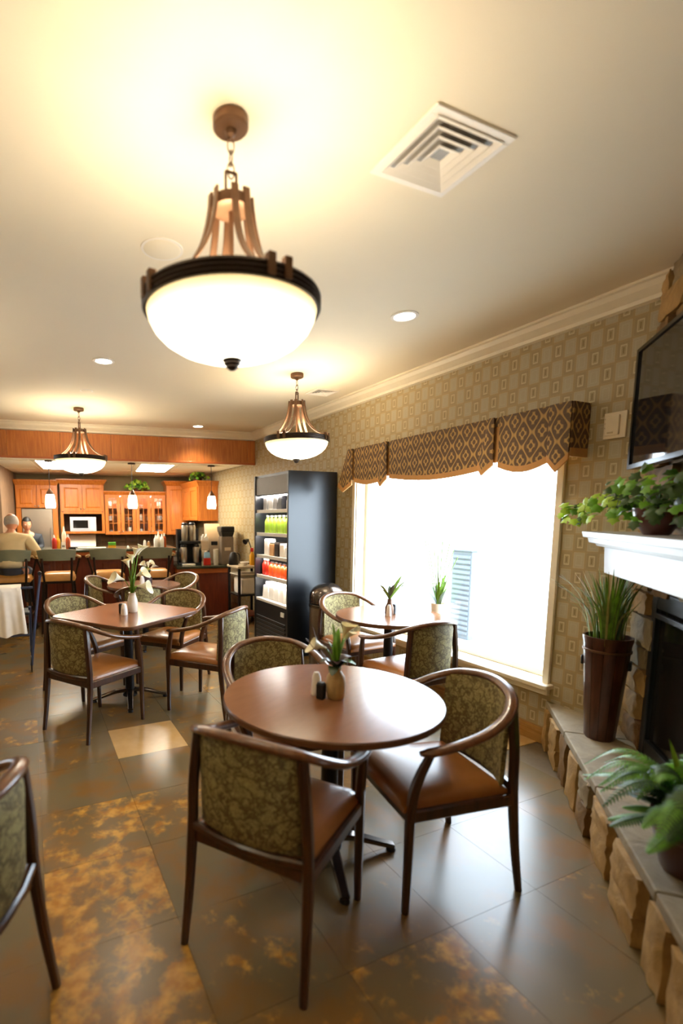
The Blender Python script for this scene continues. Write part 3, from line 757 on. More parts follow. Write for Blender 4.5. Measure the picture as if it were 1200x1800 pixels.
make_table('square brown dining table with rounded corners, left of the middle', rsq(.435, .09), (.70, 4.07, 0), R_(35))
make_table('round brown dining table in front of the bright window', circle(.42), (2.585, 3.10, 0), R_(10))
make_table('small round dining table close to the bar stools', circle(.42), (1.20, 5.78, 0), R_(30))

# ---- vases and table condiments
def blade_mesh(pts, w, name, mat, parent, curl=.25):
    n = len(pts)-1; P = smooth_path(pts, 8); m = MB(); vs = []; fs = []
    for i, p in enumerate(P):
        tt = (P[min(i+1, 8)]-P[max(i-1, 0)]).normalized(); sd = tt.cross(Vector((0, 0, 1)))
        if sd.length < 1e-3: sd = Vector((1, 0, 0))
        sd.normalize(); k = math.sin(PI*min(1, (i/8)*.86+.14))**.7*w/2+.0004; nn = sd.cross(tt)
        vs += [p-sd*k+nn*k*curl, p, p+sd*k+nn*k*curl]
    for i in range(8): fs += [(3*i, 3*i+1, 3*i+4, 3*i+3), (3*i+1, 3*i+2, 3*i+5, 3*i+4)]
    return m.add(vs, fs).build(name, mat, parent, 60)
def calla(parent, base, tip, dirn, mat, size=.05):
    """a calla flower: rolled funnel with one drawn-out tip"""
    st = MB().tube(smooth_path([base, (Vector(base)+Vector(tip))/2+Vector((0, 0, .015)), tip], 8), .003, 6).build('stem', 'leaf_green', parent)
    d = Vector(dirn).normalized(); a = d.cross(Vector((0, 0, 1)))
    if a.length < .05: a = Vector((1, 0, 0))
    a.normalize(); b = d.cross(a)
    def fn(u, v):
        ang = 2*PI*u; r = size*(.10+.42*v**1.5+.10*v**4); L = size*1.35*v*(1+.0*math.cos(ang))
        lip = size*.55*max(0, math.cos(ang))**2*v**4
        return Vector(tip)+d*(L+lip*.7)+(a*math.sin(ang)+b*math.cos(ang))*(r+lip*.6)
    f = MB().grid(fn, 14, 6).build('flower', mat, parent, 80)
    MB().tube([Vector(tip)+d*size*.3, Vector(tip)+d*size*1.05], .003, 6).build('spadix', 'yellow_plastic', f)
    return f
def leafy(parent, base, tip, w, mat='leaf_green', name='leaf', sag=.02):
    b, q = Vector(base), Vector(tip); mid = (b+q)/2+Vector((0, 0, sag))
    return blade_mesh([b, mid, q], w, name, mat, parent)
v = thing('flower_vase', 'tan stone vase of calla lilies on the round foreground table', 'vase', (1.158, 1.715, .74))
MB().lathe([(.030, 0), (.036, .006), (.041, .04), (.042, .07), (.038, .095), (.027, .112), (.020, .122), (.024, .135), (.018, .134), (.015, .12)], 28).build('vase', 'vase_stone', v)
calla(v, (0, 0, .12), (-.035, .025, .215), (-.9, .2, .35), 'lily_white', .048)
calla(v, (.004, 0, .12), (.026, -.008, .262), (.15, -.3, .95), 'lily_yellow', .046)
calla(v, (.006, 0, .12), (.036, .01, .235), (.5, -.1, .85), 'lily_white', .040)
for (b, q, w, mt_) in (((0, 0, .12), (-.022, .0, .33), .030, 'leaf_green'), ((0, .005, .12), (.018, .012, .30), .040, 'leaf_green'), ((0, 0, .12), (.040, -.01, .26), .042, 'leaf_green'), ((0, 0, .12), (-.03, .02, .25), .034, 'leaf_green'),
                       ((0, 0, .13), (.07, -.045, .150), .06, 'ivy_green'), ((0, 0, .13), (.085, .01, .17), .06, 'leaf_purple'), ((0, 0, .13), (-.05, -.045, .115), .05, 'leaf_dark'), ((0, 0, .13), (-.07, .02, .16), .05, 'leaf_dark'), ((0, 0, .13), (-.03, -.05, .165), .045, 'leaf_purple'), ((0, 0, .13), (.02, -.06, .17), .05, 'leaf_dark')):
    leafy(v, b, q, w, mt_)
for (q) in ((-.12, .05, .26), (-.10, .03, .31), (-.08, .01, .33)):
    MB().tube(smooth_path([(0, 0, .13), (q[0]*.6, q[1]*.6, .2), q], 6), .0016, 5).build('twig', 'bronze', v)
def shaker(loc, label, mat, h=.075, r=.020, square=False, group=None):
    s = thing('shaker', label, 'shaker', loc, .5, group)
    if square: B(-r, r, -r, r, 0, h).build('body', mat, s, 0, .004); B(-r*.8, r*.8, -r*.8, r*.8, h, h+.006).build('cap', mat, s, 0, .002)
    else:
        MB().lathe([(r, 0), (r*1.05, .004), (r*.95, h*.5), (r*.8, h*.85), (r*.6, h), (.0001, h+.003)], 20).build('body', mat, s)
        MB().lathe([(r*.62, h-.004), (r*.5, h+.005), (.0001, h+.008)], 16).build('cap', 'shaker_white', s)
    return s
shaker((1.098, 1.735, .74), 'black pepper shaker beside the tan lily vase', 'black_plastic', .066, .0165, True)
shaker((1.105, 1.785, .74), 'white salt shaker behind the black one on the round table', 'shaker_white', .095, .022)
# square table
v = thing('flower_vase', 'slim white vase of white calla lilies on the square table', 'vase', (.745, 4.075, .74))
MB().lathe([(.032, 0), (.04, .01), (.043, .06), (.040, .10), (.030, .135), (.026, .15), (.030, .162), (.022, .16), (.018, .14)], 26).build('vase', 'vase_white', v)
for (q, d, mt_, sz) in (((.035, -.02, .30), (.4, -.5, .3), 'lily_white', .07), ((-.06, .01, .27), (-.8, -.3, .3), 'lily_white', .075), ((.045, 0, .21), (.7, -.6, .1), 'lily_white', .075), ((.01, .02, .40), (-.1, -.2, .9), 'lily_yellow', .05), ((.03, .02, .45), (.2, -.1, .9), 'lily_white', .055), ((.06, .02, .47), (.4, -.1, .9), 'lily_yellow', .06), ((-.02, .0, .37), (-.3, -.2, .9), 'lily_yellow', .05)):
    calla(v, (0, 0, .15), q, d, mt_, sz)
for q, w in (((-.01, 0, .36), .04), ((.03, .0, .33), .045), ((-.03, .01, .30), .04), ((.01, -.02, .28), .045), ((.07, .02, .22), .03)): leafy(v, (0, 0, .14), q, w)
shaker((.658, 3.975, .74), 'white salt shaker on the square table', 'shaker_white', .085, .026)
shaker((.655, 4.055, .74), 'black pepper shaker behind the white one on the square table', 'black_plastic', .075, .02, True)
# window table
v = thing('flower_vase', 'small dark vase with spiky greenery on the window table', 'vase', (2.585, 3.10, .74))
MB().lathe([(.03, 0), (.035, .01), (.034, .06), (.018, .10), (.016, .12), (.02, .128), (.012, .126)], 20).build('vase', 'bronze', v)
for k in range(11):
    a = k*2.4; l = .13+.06*(k % 3); leafy(v, (0, 0, .12), (math.cos(a)*l*.75, math.sin(a)*l*.75, .13+l*.7), .03, 'leaf_dark' if k % 2 else 'leaf_green')
for q in ((-.09, .03, .29), (.05, .05, .31), (.06, -.04, .27)): MB().tube(smooth_path([(0, 0, .12), (q[0]*.4, q[1]*.4, .2), q], 6), .002, 5).build('twig', 'leaf_dark', v)
shaker((2.545, 3.055, .74), 'white salt shaker beside the dark vase on the window table', 'shaker_white', .085, .02)
shaker((2.64, 3.115, .74), 'black pepper shaker beside the dark vase on the window table', 'black_plastic', .075, .018, True)
# back table
shaker((1.16, 5.70, .74), 'white shaker on the small table by the bar', 'shaker_white', .10, .03)
v = thing('flower_vase', 'dark vase of white blossoms on the small table by the bar', 'vase', (1.24, 5.74, .74))
MB().lathe([(.035, 0), (.045, .02), (.045, .08), (.025, .12), (.03, .13), (.02, .128)], 20).build('vase', 'leaf_purple', v)
for k in range(5):
    a = k*1.257; calla(v, (0, 0, .12), (.03*math.cos(a), .03*math.sin(a), .19+.01*k), (math.cos(a), math.sin(a), .8), 'lily_white', .05)
for k in range(4): a = k*1.57+.5; leafy(v, (0, 0, .12), (.07*math.cos(a), .07*math.sin(a), .17), .04, 'leaf_dark')
# sill plant
v = thing('grass_vase', 'white vase of tall green stems standing on the window sill', 'potted plant', (3.13, 3.13, WZ0+.002))
MB().lathe([(.05, 0), (.055, .01), (.05, .16), (.06, .34), (.065, .375), (.055, .372), (.045, .32)], 24).build('vase', 'vase_white', v)
r = random.Random(4)
for k in range(16):
    a = r.uniform(0, 2*PI); l = r.uniform(.03, .17); leafy(v, (0, 0, .33), (l*math.cos(a)*.4, l*math.sin(a), .46+r.uniform(0, .20)), .034, 'leaf_green' if k % 3 else 'leaf_dark')
for k in range(8):
    y = -.2+.055*k; MB().tube(smooth_path([(0, 0, .34), (-.01, y*.4, .56), (-.02+.01*(k % 3), y, .78+.05*(k % 4))], 8), .004, 5).build('stem', 'leaf_green', v)
# ---- trash bin
b = thing('trash_bin', 'bronze trash bin with a shiny dome lid beside the cooler', 'trash bin', (2.755, 4.27, 0))
MB().lathe([(.17, 0), (.178, .02), (.178, .60), (.172, .61)], 40).build('body', 'bronze_bin', b)
MB().lathe([(.184, .605), (.188, .612), (.188, .632), (.182, .638)], 40).build('band', 'chrome_dark', b)
MB().lathe([(.180, .645), (.186, .652), (.186, .668), (.178, .672)], 40).build('band', 'chrome_dark', b)
dome = [(.182, .668), (.182, .70)]+[(.182*math.cos(a), .70+.155*math.sin(a)) for a in [PI/2*i/10 for i in range(1, 10)]]+[(.0001, .855)]
MB().lathe(dome, 40).build('dome_lid', 'chrome_dark', b, 70)
# ---- drink cooler
CX0, CX1, CY0, CY1, CT = 2.474, 3.07, 4.60, 5.46, 2.0
c = thing('drink_cooler', 'tall black open refrigerated drinks case with lit shelves', 'cooler', (0, 0, 0))
B(CX0, CX1, CY0, CY0+.03, 0, CT).build('side_panel', 'cooler_black', c, 0, .004)
B(CX0, CX1, CY1-.03, CY1, 0, CT).build('side_panel', 'cooler_black', c, 0, .004)
B(CX1-.08, CX1, CY0+.03, CY1-.03, .1, CT-.02).build('back_panel', 'shelf_white', c, 0)
B(CX0+.02, CX1, CY0+.03, CY1-.03, CT-.03, CT).build('top_panel', 'cooler_black', c, 0)
B(CX0+.012, CX0+.04, CY0+.03, CY1-.03, 1.775, CT-.03).build('header_panel', 'cooler_grey', c, 0, .004)
B(CX0+.04, CX1-.08, CY0+.03, CY1-.03, 1.765, 1.79).build('hood', 'black_plastic', c, 0)
B(CX0+.06, CX0+.085, CY0+.05, CY1-.05, 1.755, 1.765).build('light_strip', 'case_light', c, 0)
SH = [1.60, 1.335, 1.075, .835]
for z in SH:
    s = B(CX0+.03, CX1-.08, CY0+.03, CY1-.03, z-.014, z).build('shelf', 'shelf_white', c, 0)
    B(CX0+.018, CX0+.03, CY0+.03, CY1-.03, z-.032, z+.006).build('price_rail', 'shelf_white', s, 0, .002)
    B(CX0+.05, CX0+.07, CY0+.05, CY1-.05, z-.022, z-.014).build('light_strip', 'case_light', s, 0)
B(CX0+.01, CX1-.08, CY0+.03, CY1-.03, .53, .56).build('deck', 'shelf_white', c, 0, .004)
B(CX0+.008, CX0+.04, CY0+.03, CY1-.03, .02, .53).build('front_panel', 'black_plastic', c, 0)
for k in range(7): B(CX0-.004, CX0+.01, CY0+.06, CY1-.06, .06+k*.045, .085+k*.045).build('grille_slat', 'cooler_black', c, 0, .003)
B(CX0-.002, CX0+.008, CY0+.09, CY0+.16, .43, .48).build('badge', 'shelf_white', c, 0)
def bottle_proto(name, label, cat, mat, h, r, capm, group):
    b = thing(name, label, cat, (0, 0, 0), 0, group)
    MB().lathe([(r*.92, 0), (r, .006), (r, h*.62), (r*.8, h*.74), (r*.38, h*.86), (r*.38, h*.93)], 18).build('body', mat, b)
    MB().lathe([(r*.45, h*.92), (r*.45, h), (.0001, h+.001)], 14).build('cap', capm, b); return b
def spread(proto, label, z, ys, x, zoff=0):
    N_ = ('nearest', 'second', 'third', 'fourth', 'fifth', 'sixth', 'farthest')
    for i, y in enumerate(ys):
        o = proto if i == 0 else copy_tree(proto); o.location = (x, y, z+zoff)
        o['label'] = label+', '+(N_[i] if i < len(ys)-1 else 'farthest')+' of its row' 
bp = bottle_proto('juice_bottle', 'green juice bottle on the second cooler shelf', 'bottle', 'lime_juice', .205, .042, 'shelf_white', 'green juice bottles')
spread(bp, 'green juice bottle with white cap on the second cooler shelf', SH[1], [4.70+.1*i for i in range(7)], CX0+.11)
bp = bottle_proto('soda_can', '', 'can', 'orange_can', .165, .044, 'steel', 'orange and red cans')
spread(bp, 'orange drink can on the fourth cooler shelf', SH[3], [4.80+.098*i for i in range(5)], CX0+.11)
bp = bottle_proto('soda_bottle', '', 'bottle', 'red_plastic', .19, .038, 'paper_white', 'red bottles on the fourth shelf')
spread(bp, 'red drink bottle with white cap on the fourth cooler shelf', SH[3], [4.70, 5.28, 5.36], CX0+.10)
def carton(name, label, cat, loc, sx, sy, sz, mat, group=None, lid=None):
    o = thing(name, label, cat, loc, 0, group)
    B(-sx/2, sx/2, -sy/2, sy/2, 0, sz).build('body', mat, o, 0, .006)
    B(-sx/2+.004, sx/2-.004, -sy/2+.004, sy/2-.004, sz, sz+.012).build('lid', lid or mat, o, 0, .004); return o
for i, (y, mt_, h, l) in enumerate([(4.73, 'paper_white', .10, 'white price card on the top cooler shelf nearest the side'), (4.93, 'black_plastic', .13, 'black boxed drink in the middle of the top cooler shelf'), (5.05, 'grey_pack', .15, 'grey carton on the top cooler shelf'), (5.17, 'shelf_white', .16, 'pale carton on the top cooler shelf'), (5.31, 'grey_pack', .15, 'grey carton at the far end of the top cooler shelf')]):
    carton('carton', l, 'carton', (CX0+.12, y, SH[0]), .10, .09, h, mt_, 'cartons on the top cooler shelf')
for i, (y, mt_, h, l) in enumerate([(4.74, 'paper_white', .12, 'white paper cup pack on the third cooler shelf nearest the side'), (4.87, 'vase_white', .14, 'cream tub on the third cooler shelf'), (5.0, 'dark_bronze', .15, 'dark tub on the third cooler shelf'), (5.13, 'cardboard', .14, 'tan tub on the third cooler shelf'), (5.27, 'paper_white', .18, 'tall white carton at the far end of the third cooler shelf')]):
    carton('food_tub', l, 'food tub', (CX0+.12, y, SH[2]), .11, .10, h, mt_, 'tubs on the third cooler shelf', 'black_plastic' if i == 3 else None)
for i, y in enumerate([4.72, 4.86, 5.0, 5.14, 5.30]):
    o = thing('lunch_bag', 'white paper bag on the bottom deck of the cooler, %s of five' % ('nearest', 'second', 'third', 'fourth', 'farthest')[i], 'bag', (CX0+.15, y, .56), .1*(i-2), 'white bags on the cooler deck')
    MB().hexa([(-.09, -.06, 0), (.09, -.06, 0), (.09, .06, 0), (-.09, .06, 0)], [(-.085, -.05, .16), (.085, -.055, .17), (.08, .05, .17), (-.08, .055, .155)]).build('bag', 'paper_white', o, 0, .012)
    B(-.07, .07, -.02, .02, .15, .20).build('folded_top', 'paper_white', o, 0, .008)
# ================================================================== PLANTS
E1 = Vector((.7071, .7071, 0)); E2 = Vector((-.7071, .7071, 0)); EZ = Vector((0, 0, 1))
def ivy_leaf_mesh(name, mat):
    prof = [(0, 0), (-.30, -.05), (-.50, .12), (-.40, .38), (-.62, .55), (-.30, .68), (0, 1.05), (.30, .68), (.62, .55), (.40, .38), (.50, .12), (.30, -.05)]
    m = MB(); vs = [(x, y, -.25*abs(x)-.18*y*y) for x, y in prof]+[(0, .42, .06)]
    return m.add(vs, [(i, (i+1) % 12, 12) for i in range(12)]).mesh(name, mat, 60)
ivy_me = [ivy_leaf_mesh('leaf', k) for k in ('ivy_green', 'ivy_light', 'ivy_dark')]
iv = thing('potted_ivy', 'trailing green ivy in a dark brown pot on the white mantel', 'potted plant', fp(1.265, 1.925, 1.425))
MB().lathe([(.045, 0), (.052, .006), (.078, .05), (.092, .095), (.096, .12), (.088, .12), (.08, .10)], 32).build('pot', 'pot_brown', iv)
MB().lathe([(.0001, .104), (.082, .104)], 20, cap=False).build('soil', 'soil', iv)
r = random.Random(21)
def put_leaf(parent, P, size, mes, rr, face):
    o = link('leaf', rr.choice(mes), parent); o.location = P
    q = Vector(face).to_track_quat('Z', 'Y'); o.rotation_mode = 'QUATERNION'
    o.rotation_quaternion = q @ Matrix.Rotation(rr.uniform(0, 2*PI), 3, 'Z').to_quaternion(); o.scale = (size,)*3
for k in range(190):
    trail = k < 60
    if trail:
        f = r.random(); e1 = .16+.46*f; e2 = .06+.16*f+r.uniform(-.05, .05); z = .15-.05*f+r.uniform(-.06, .07)*(1-.4*f)
    else:
        e1 = r.uniform(-.34, .24); e2 = r.uniform(-.10, .17); z = .06+r.uniform(.0, .24)*(1-.5*abs(e1)/.36)
    P = E1*e1+E2*e2+EZ*z
    nrm = (E2*r.uniform(.1, .9)+EZ*r.uniform(.1, .9)-E1*r.uniform(-.1, 1.0))
    mes = ivy_me[:1]+ivy_me[1:2]*(3 if e1 > .25 else 1 if e1 > .05 else 0)+ivy_me[2:]*(3 if e2 < .03 else 1)  # leaf colour mimics window light: paler on the window side, darker behind
    put_leaf(iv, P, r.uniform(.036, .056), mes, r, nrm)
for k in range(14):
    q = E1*r.uniform(-.28, .34)+E2*r.uniform(-.05, .12)+EZ*r.uniform(.10, .2)
    MB().tube(smooth_path([(0, 0, .10), q*.5+EZ*.10, q], 6), .0018, 5).build('vine', 'ivy_dark', iv)
# tall planter with grass
gp = thing('grass_planter', 'tall tapered dark brown planter of spiky grass on the hearth', 'potted plant', (2.815, 1.60, .30), .4)
n = 12
pr = [(.068, 0), (.072, .01), (.108, .53), (.114, .56), (.114, .572), (.104, .572), (.10, .52)]
for i in range(n):   # staves
    a0 = 2*PI*i/n+.012; a1 = 2*PI*(i+1)/n-.012
    m = MB(); vs = []
    for rr_, z in pr: vs += [(rr_*math.cos(a0), rr_*math.sin(a0), z), (rr_*1.012*math.cos((a0+a1)/2), rr_*1.012*math.sin((a0+a1)/2), z), (rr_*math.cos(a1), rr_*math.sin(a1), z)]
    fs = []
    for k in range(len(pr)-1): fs += [(3*k, 3*k+1, 3*k+4, 3*k+3), (3*k+1, 3*k+2, 3*k+5, 3*k+4)]
    m.add(vs, fs).build('stave', 'planter_brown', gp)
MB().lathe([(.066, .002), (.102, .52), (.0001, .52)], 24).build('liner', 'soil', gp)
MB().lathe([(.107, .49), (.111, .492), (.112, .502), (.1075, .504)], 32, cap=False).build('hoop', 'bronze', gp)
for s in (-1, 1): B(-.02, .02, s*.10-.012, s*.10+.012, .40, .45).build('handle', 'black_metal', gp, 0, .004)
r = random.Random(8)
for k in range(150):
    a = r.uniform(0, 2*PI); b = r.uniform(0, .075); L = r.uniform(.26, .45); sp = r.uniform(.05, .62)*(1 if r.random() < .7 else .45)
    x0, y0 = b*math.cos(a), b*math.sin(a); d = Vector((math.cos(a), math.sin(a), 0))
    for _ in range(8):
        tip = Vector((x0, y0, .52))+d*sp*L*1.1+EZ*L*(1-.25*sp)
        wx = 2.815+tip.x*math.cos(.4)-tip.y*math.sin(.4); wy = 1.60+tip.x*math.sin(.4)+tip.y*math.cos(.4)
        if wx > 3.05 or wx-wy > 1.37: sp *= .6
    w = r.uniform(.006, .012)
    blade_mesh([(x0, y0, .515), Vector((x0, y0, .52))+d*sp*L*.35+EZ*L*.55, tip], w, 'blade', r.choice(('grass_green', 'grass_green', 'leaf_green', 'grass_dry')), gp)
# fern
fn_ = thing('potted_fern', 'feathery green fern in a brown pot on the near end of the hearth', 'potted plant', fp(1.20, 1.405, .30))
MB().lathe([(.085, 0), (.092, .008), (.118, .12), (.128, .17), (.13, .195), (.118, .195), (.11, .16)], 36).build('pot', 'pot_brown', fn_)
MB().lathe([(.121, .135), (.125, .14), (.126, .15), (.122, .153)], 36, cap=False).build('band', 'bronze', fn_)
MB().lathe([(.0001, .165), (.115, .165)], 20, cap=False).build('soil', 'soil', fn_)
def frond(parent, az, L, rise, mat, rr):
    if math.cos(az)-math.sin(az) > .1: L = min(L, .15/(math.cos(az)-math.sin(az)))
    d = Vector((math.cos(az), math.sin(az), 0)); sd = Vector((-math.sin(az), math.cos(az), 0))
    P = smooth_path([EZ*.17+d*.02, EZ*(.17+rise)+d*L*.35, EZ*(.17+rise*1.15)+d*L*.7, EZ*(.17+rise*.55)+d*L], 30)
    m = MB(); m.tube(P, .0016, 4)
    for i in range(2, 31):
        wl = .034*math.sin(PI*min(1, i/30*.92+.06))**.8+.004; p = P[i]; tdir = (P[min(i+1, 30)]-P[i-1]).normalized()
        for s in (-1, 1):
            tip = p+sd*s*wl+tdir*wl*.45-EZ*wl*.25; w = tdir*.0036
            m.add([p-w, p+w, (p+tip)/2+w*1.3+EZ*.002, tip, (p+tip)/2-w*1.3+EZ*.002], [(0, 1, 2, 4), (4, 2, 3)])
    return m.build('frond', mat, parent, 60)
r = random.Random(2)
for k in range(60):
    az = r.uniform(0, 2*PI) if k > 12 else r.uniform(.35*PI, 1.05*PI); frond(fn_, az, r.uniform(.16, .34), r.uniform(.02, .17), r.choice(('fern_green', 'fern_green', 'fern_dark')), r)
leafy(fn_, (.02, .05, .17), (.03, .12, .42), .03, 'ivy_light')

# ================================================================== KITCHEN
def kthing(name, label, cat, s, d, z=0.0, group=None, rz=0.0):
    return thing(name, label, cat, kp(s, d, z), KR+rz, group)
def door(parent, x0, x1, z0, z1, y=0.0, glass=False, knob=None, mat='cherry', arch=False):
    """raised panel (or glazed) cabinet door in the local x/z plane, front toward -y"""
    o = MB(); w = .058; th = .02
    o.box(x0, x0+w, y-th, y, z0, z1).box(x1-w, x1, y-th, y, z0, z1).box(x0+w, x1-w, y-th, y, z0, z0+w).box(x0+w, x1-w, y-th, y, z1-w, z1)
    dr = o.build('door', mat, parent, 0, .003)
    if glass:
        B(x0+w, x1-w, y-.010, y-.006, z0+w, z1-w).build('pane', 'clear_glass', dr, 0)
        xm = (x0+x1)/2; m = MB().box(xm-.006, xm+.006, y-.016, y-.003, z0+w, z1-w)
        for k in (1, 2, 3): zz = z0+w+(z1-z0-2*w)*k/4; m.box(x0+w, x1-w, y-.015, y-.004, zz-.006, zz+.006)
        m.build('muntin', mat, dr, 0)
    else:
        m = MB().hexa([(x0+w, y-.006, z0+w), (x1-w, y-.006, z0+w), (x1-w, y-.006, z1-w), (x0+w, y-.006, z1-w)], [(x0+w+.025, y-.015, z0+w+.025), (x1-w-.025, y-.015, z0+w+.025), (x1-w-.025, y-.015, z1-w-.025), (x0+w+.025, y-.015, z1-w-.025)])
        m.build('panel', mat, dr, 0)
        B(x0+w, x1-w, y-.006, y, z0+w, z1-w).build('panel_back', mat, dr, 0)
    if knob: MB().ball((knob[0], y-.032, knob[1]), .012, 10, 6).box(knob[0]-.004, knob[0]+.004, y-.028, y-.018, knob[1]-.004, knob[1]+.004).build('knob', 'steel', dr)
    return dr
def crown_k(parent, x0, x1, z, dep, mat='cherry', proj=.05, h=.075):
    m = MB().hexa([(x0, -.002, z), (x1, -.002, z), (x1, dep, z), (x0, dep, z)], [(x0-proj, -proj, z+h), (x1+proj, -proj, z+h), (x1+proj, dep, z+h), (x0-proj, dep, z+h)])
    m.box(x0-proj-.005, x1+proj+.005, -proj-.008, dep, z+h, z+h+.018); return m.build('crown', mat, parent, 0, .003)
DF = 2.60; DEP = .37
# above the refrigerator
c = kthing('upper_cabinet', 'low wooden cabinet above the steel refrigerator', 'cabinet', -.25, DF)
B(0, .70, .002, DEP, 1.70, 2.11).build('body', 'cherry', c, 0)
door(c, .01, .345, 1.71, 2.10, 0, knob=(.32, 1.74)); door(c, .355, .69, 1.71, 2.10, 0, knob=(.38, 1.74)); crown_k(c, 0, .70, 2.11, DEP, proj=.03)
c = kthing('refrigerator', 'stainless refrigerator set between wooden side panels', 'refrigerator', -.25, DF)
B(.09, .60, .03, DEP, .02, 1.69).build('body', 'appliance_grey', c, 0)
B(.092, .598, -.015, .03, .62, 1.685).build('door', 'stainless', c, 0, .006); B(.092, .598, -.015, .03, .03, .61).build('drawer', 'stainless', c, 0, .006)
B(.0, .085, .0, DEP, 0, 1.70).build('side_panel', 'cherry', c, 0); B(.605, .69, .0, DEP, 0, 1.70).build('side_panel', 'cherry', c, 0)
MB().tube([(.56, -.045, .75), (.56, -.045, 1.35)], .010, 8).build('handle', 'steel', c)
# double door unit with microwave niche
c = kthing('upper_cabinet', 'double-door wooden wall cabinet with microwave niche below', 'cabinet', .49, DF)
W = .765
m = MB().box(0, .02, .002, DEP, 1.24, 2.13).box(W-.02, W, .002, DEP, 1.24, 2.13).box(.02, W-.02, .002, DEP, 1.64, 2.13).box(.02, W-.02, .002, DEP, 1.24, 1.275); m.build('body', 'cherry', c, 0)
B(.02, W-.02, DEP-.02, DEP, 1.275, 1.64).build('niche_back', 'niche_dark', c, 0)
B(.0, .05, -.018, .002, 1.24, 1.63).build('stile', 'cherry', c, 0); B(W-.05, W, -.018, .002, 1.24, 1.63).build('stile', 'cherry', c, 0); B(.05, W-.05, -.018, .002, 1.24, 1.278).build('rail', 'cherry', c, 0); B(.05, W-.05, -.018, .002, 1.60, 1.64).build('rail', 'cherry', c, 0)
door(c, .01, W/2-.003, 1.645, 2.125, 0, knob=(W/2-.03, 1.69)); door(c, W/2+.003, W-.01, 1.645, 2.125, 0, knob=(W/2+.03, 1.69)); crown_k(c, 0, W, 2.13, DEP)
o = kthing('microwave', 'white microwave oven inside the cabinet niche', 'microwave', .64, DF+.01, 1.278)
B(0, .46, 0, .28, .0, .265).build('body', 'white_paint', o, 0, .008)
B(.03, .33, -.012, 0, .03, .235).build('door_frame', 'white_paint', o, 0, .006); B(.055, .315, -.016, -.011, .06, .205).build('door_glass', 'firebox_glass', o, 0)
B(.345, .445, -.010, 0, .03, .235).build('control_panel', 'shelf_white', o, 0, .004); MB().tube([(.335, -.03, .05), (.335, -.03, .22)], .006, 6).build('handle', 'white_paint', o)
# glazed cabinet
c = kthing('glass_cabinet', 'wooden wall cabinet with four glazed doors full of dishes', 'cabinet', 1.262, DF+.03)
W = 1.13; zb, zt = 1.21, 1.955
m = MB().box(0, .018, .002, DEP-.03, zb, zt).box(W-.018, W, .002, DEP-.03, zb, zt).box(.018, W-.018, .002, DEP-.03, zb, zb+.02).box(.018, W-.018, .002, DEP-.03, zt-.02, zt).box(W/2-.012, W/2+.012, .002, DEP-.03, zb+.02, zt-.02); m.build('body', 'cherry', c, 0)
B(.018, W-.018, DEP-.045, DEP-.03, zb+.02, zt-.02).build('back', 'cherry_panel', c, 0)
for k in (1, 2): B(.018, W-.018, .02, DEP-.045, zb+.02+.235*k, zb+.032+.235*k).build('shelf', 'cherry_panel', c, 0)
B(.03, W-.03, .05, .07, zt-.03, zt-.022).build('light_strip', 'case_light', c, 0)
for k in range(4): door(c, .005+k*W/4, (k+1)*W/4-.003, zb+.005, zt-.005, 0, glass=True, knob=((k+1)*W/4-.035 if k % 2 == 0 else k*W/4+.035, zb+.06))
crown_k(c, 0, W, zt, DEP-.03, h=.05, proj=.03)
def dish(kind, s, z, lab, grp):
    o = kthing(kind, lab, 'dish' if kind != 'glass_jar' else 'jar', s, DF+.15, z, grp)
    if kind == 'plate_stack':
        for k in range(4): MB().lathe([(.035, k*.016), (.06, k*.016+.010), (.062, k*.016+.014), (.03, k*.016+.006)], 18).build('plate', 'shaker_white', o)
    elif kind == 'mug':
        MB().lathe([(.032, 0), (.038, .01), (.038, .085), (.034, .085), (.034, .02), (.0001, .015)], 16).build('cup', 'shaker_white', o)
        MB().tube([(.038+.022*math.sin(q), 0, .045+.026*math.cos(q)) for q in [PI*i/8 for i in range(9)]], .005, 6).build('handle', 'shaker_white', o)
    else:
        MB().lathe([(.035, 0), (.04, .01), (.04, .10), (.03, .12)], 16).build('body', 'vase_white', o); MB().lathe([(.032, .12), (.032, .14), (.0001, .142)], 14).build('lid', 'dark_bronze', o)
shelfz = (zb+.0205, zb+.0325+.235, zb+.0325+.47)
names = {0: 'left half', 1: 'right half'}
for h in range(2):
    for zi, z in enumerate(shelfz):
        for k in range(3):
            kind = ('plate_stack', 'mug', 'glass_jar')[(k+zi+h) % 3]; sx = 1.262+.09+h*.565+k*.18
            dish(kind, sx, z, '%s on the %s shelf behind glass, %s of cabinet' % ({'plate_stack': 'white plate stack', 'mug': 'white mug', 'glass_jar': 'cream jar with dark lid'}[kind], ('bottom', 'middle', 'top')[zi], names[h]), 'dishes in the glazed cabinet')
# corner tall unit
c = kthing('corner_cabinet', 'tall single-door wooden corner wall cabinet reaching higher', 'cabinet', 2.40, DF-.06)
B(0, .40, .002, DEP+.05, 1.20, 2.13).build('body', 'cherry', c, 0); door(c, .01, .39, 1.21, 2.12, 0, knob=(.36, 1.28)); crown_k(c, 0, .40, 2.13, DEP+.05)
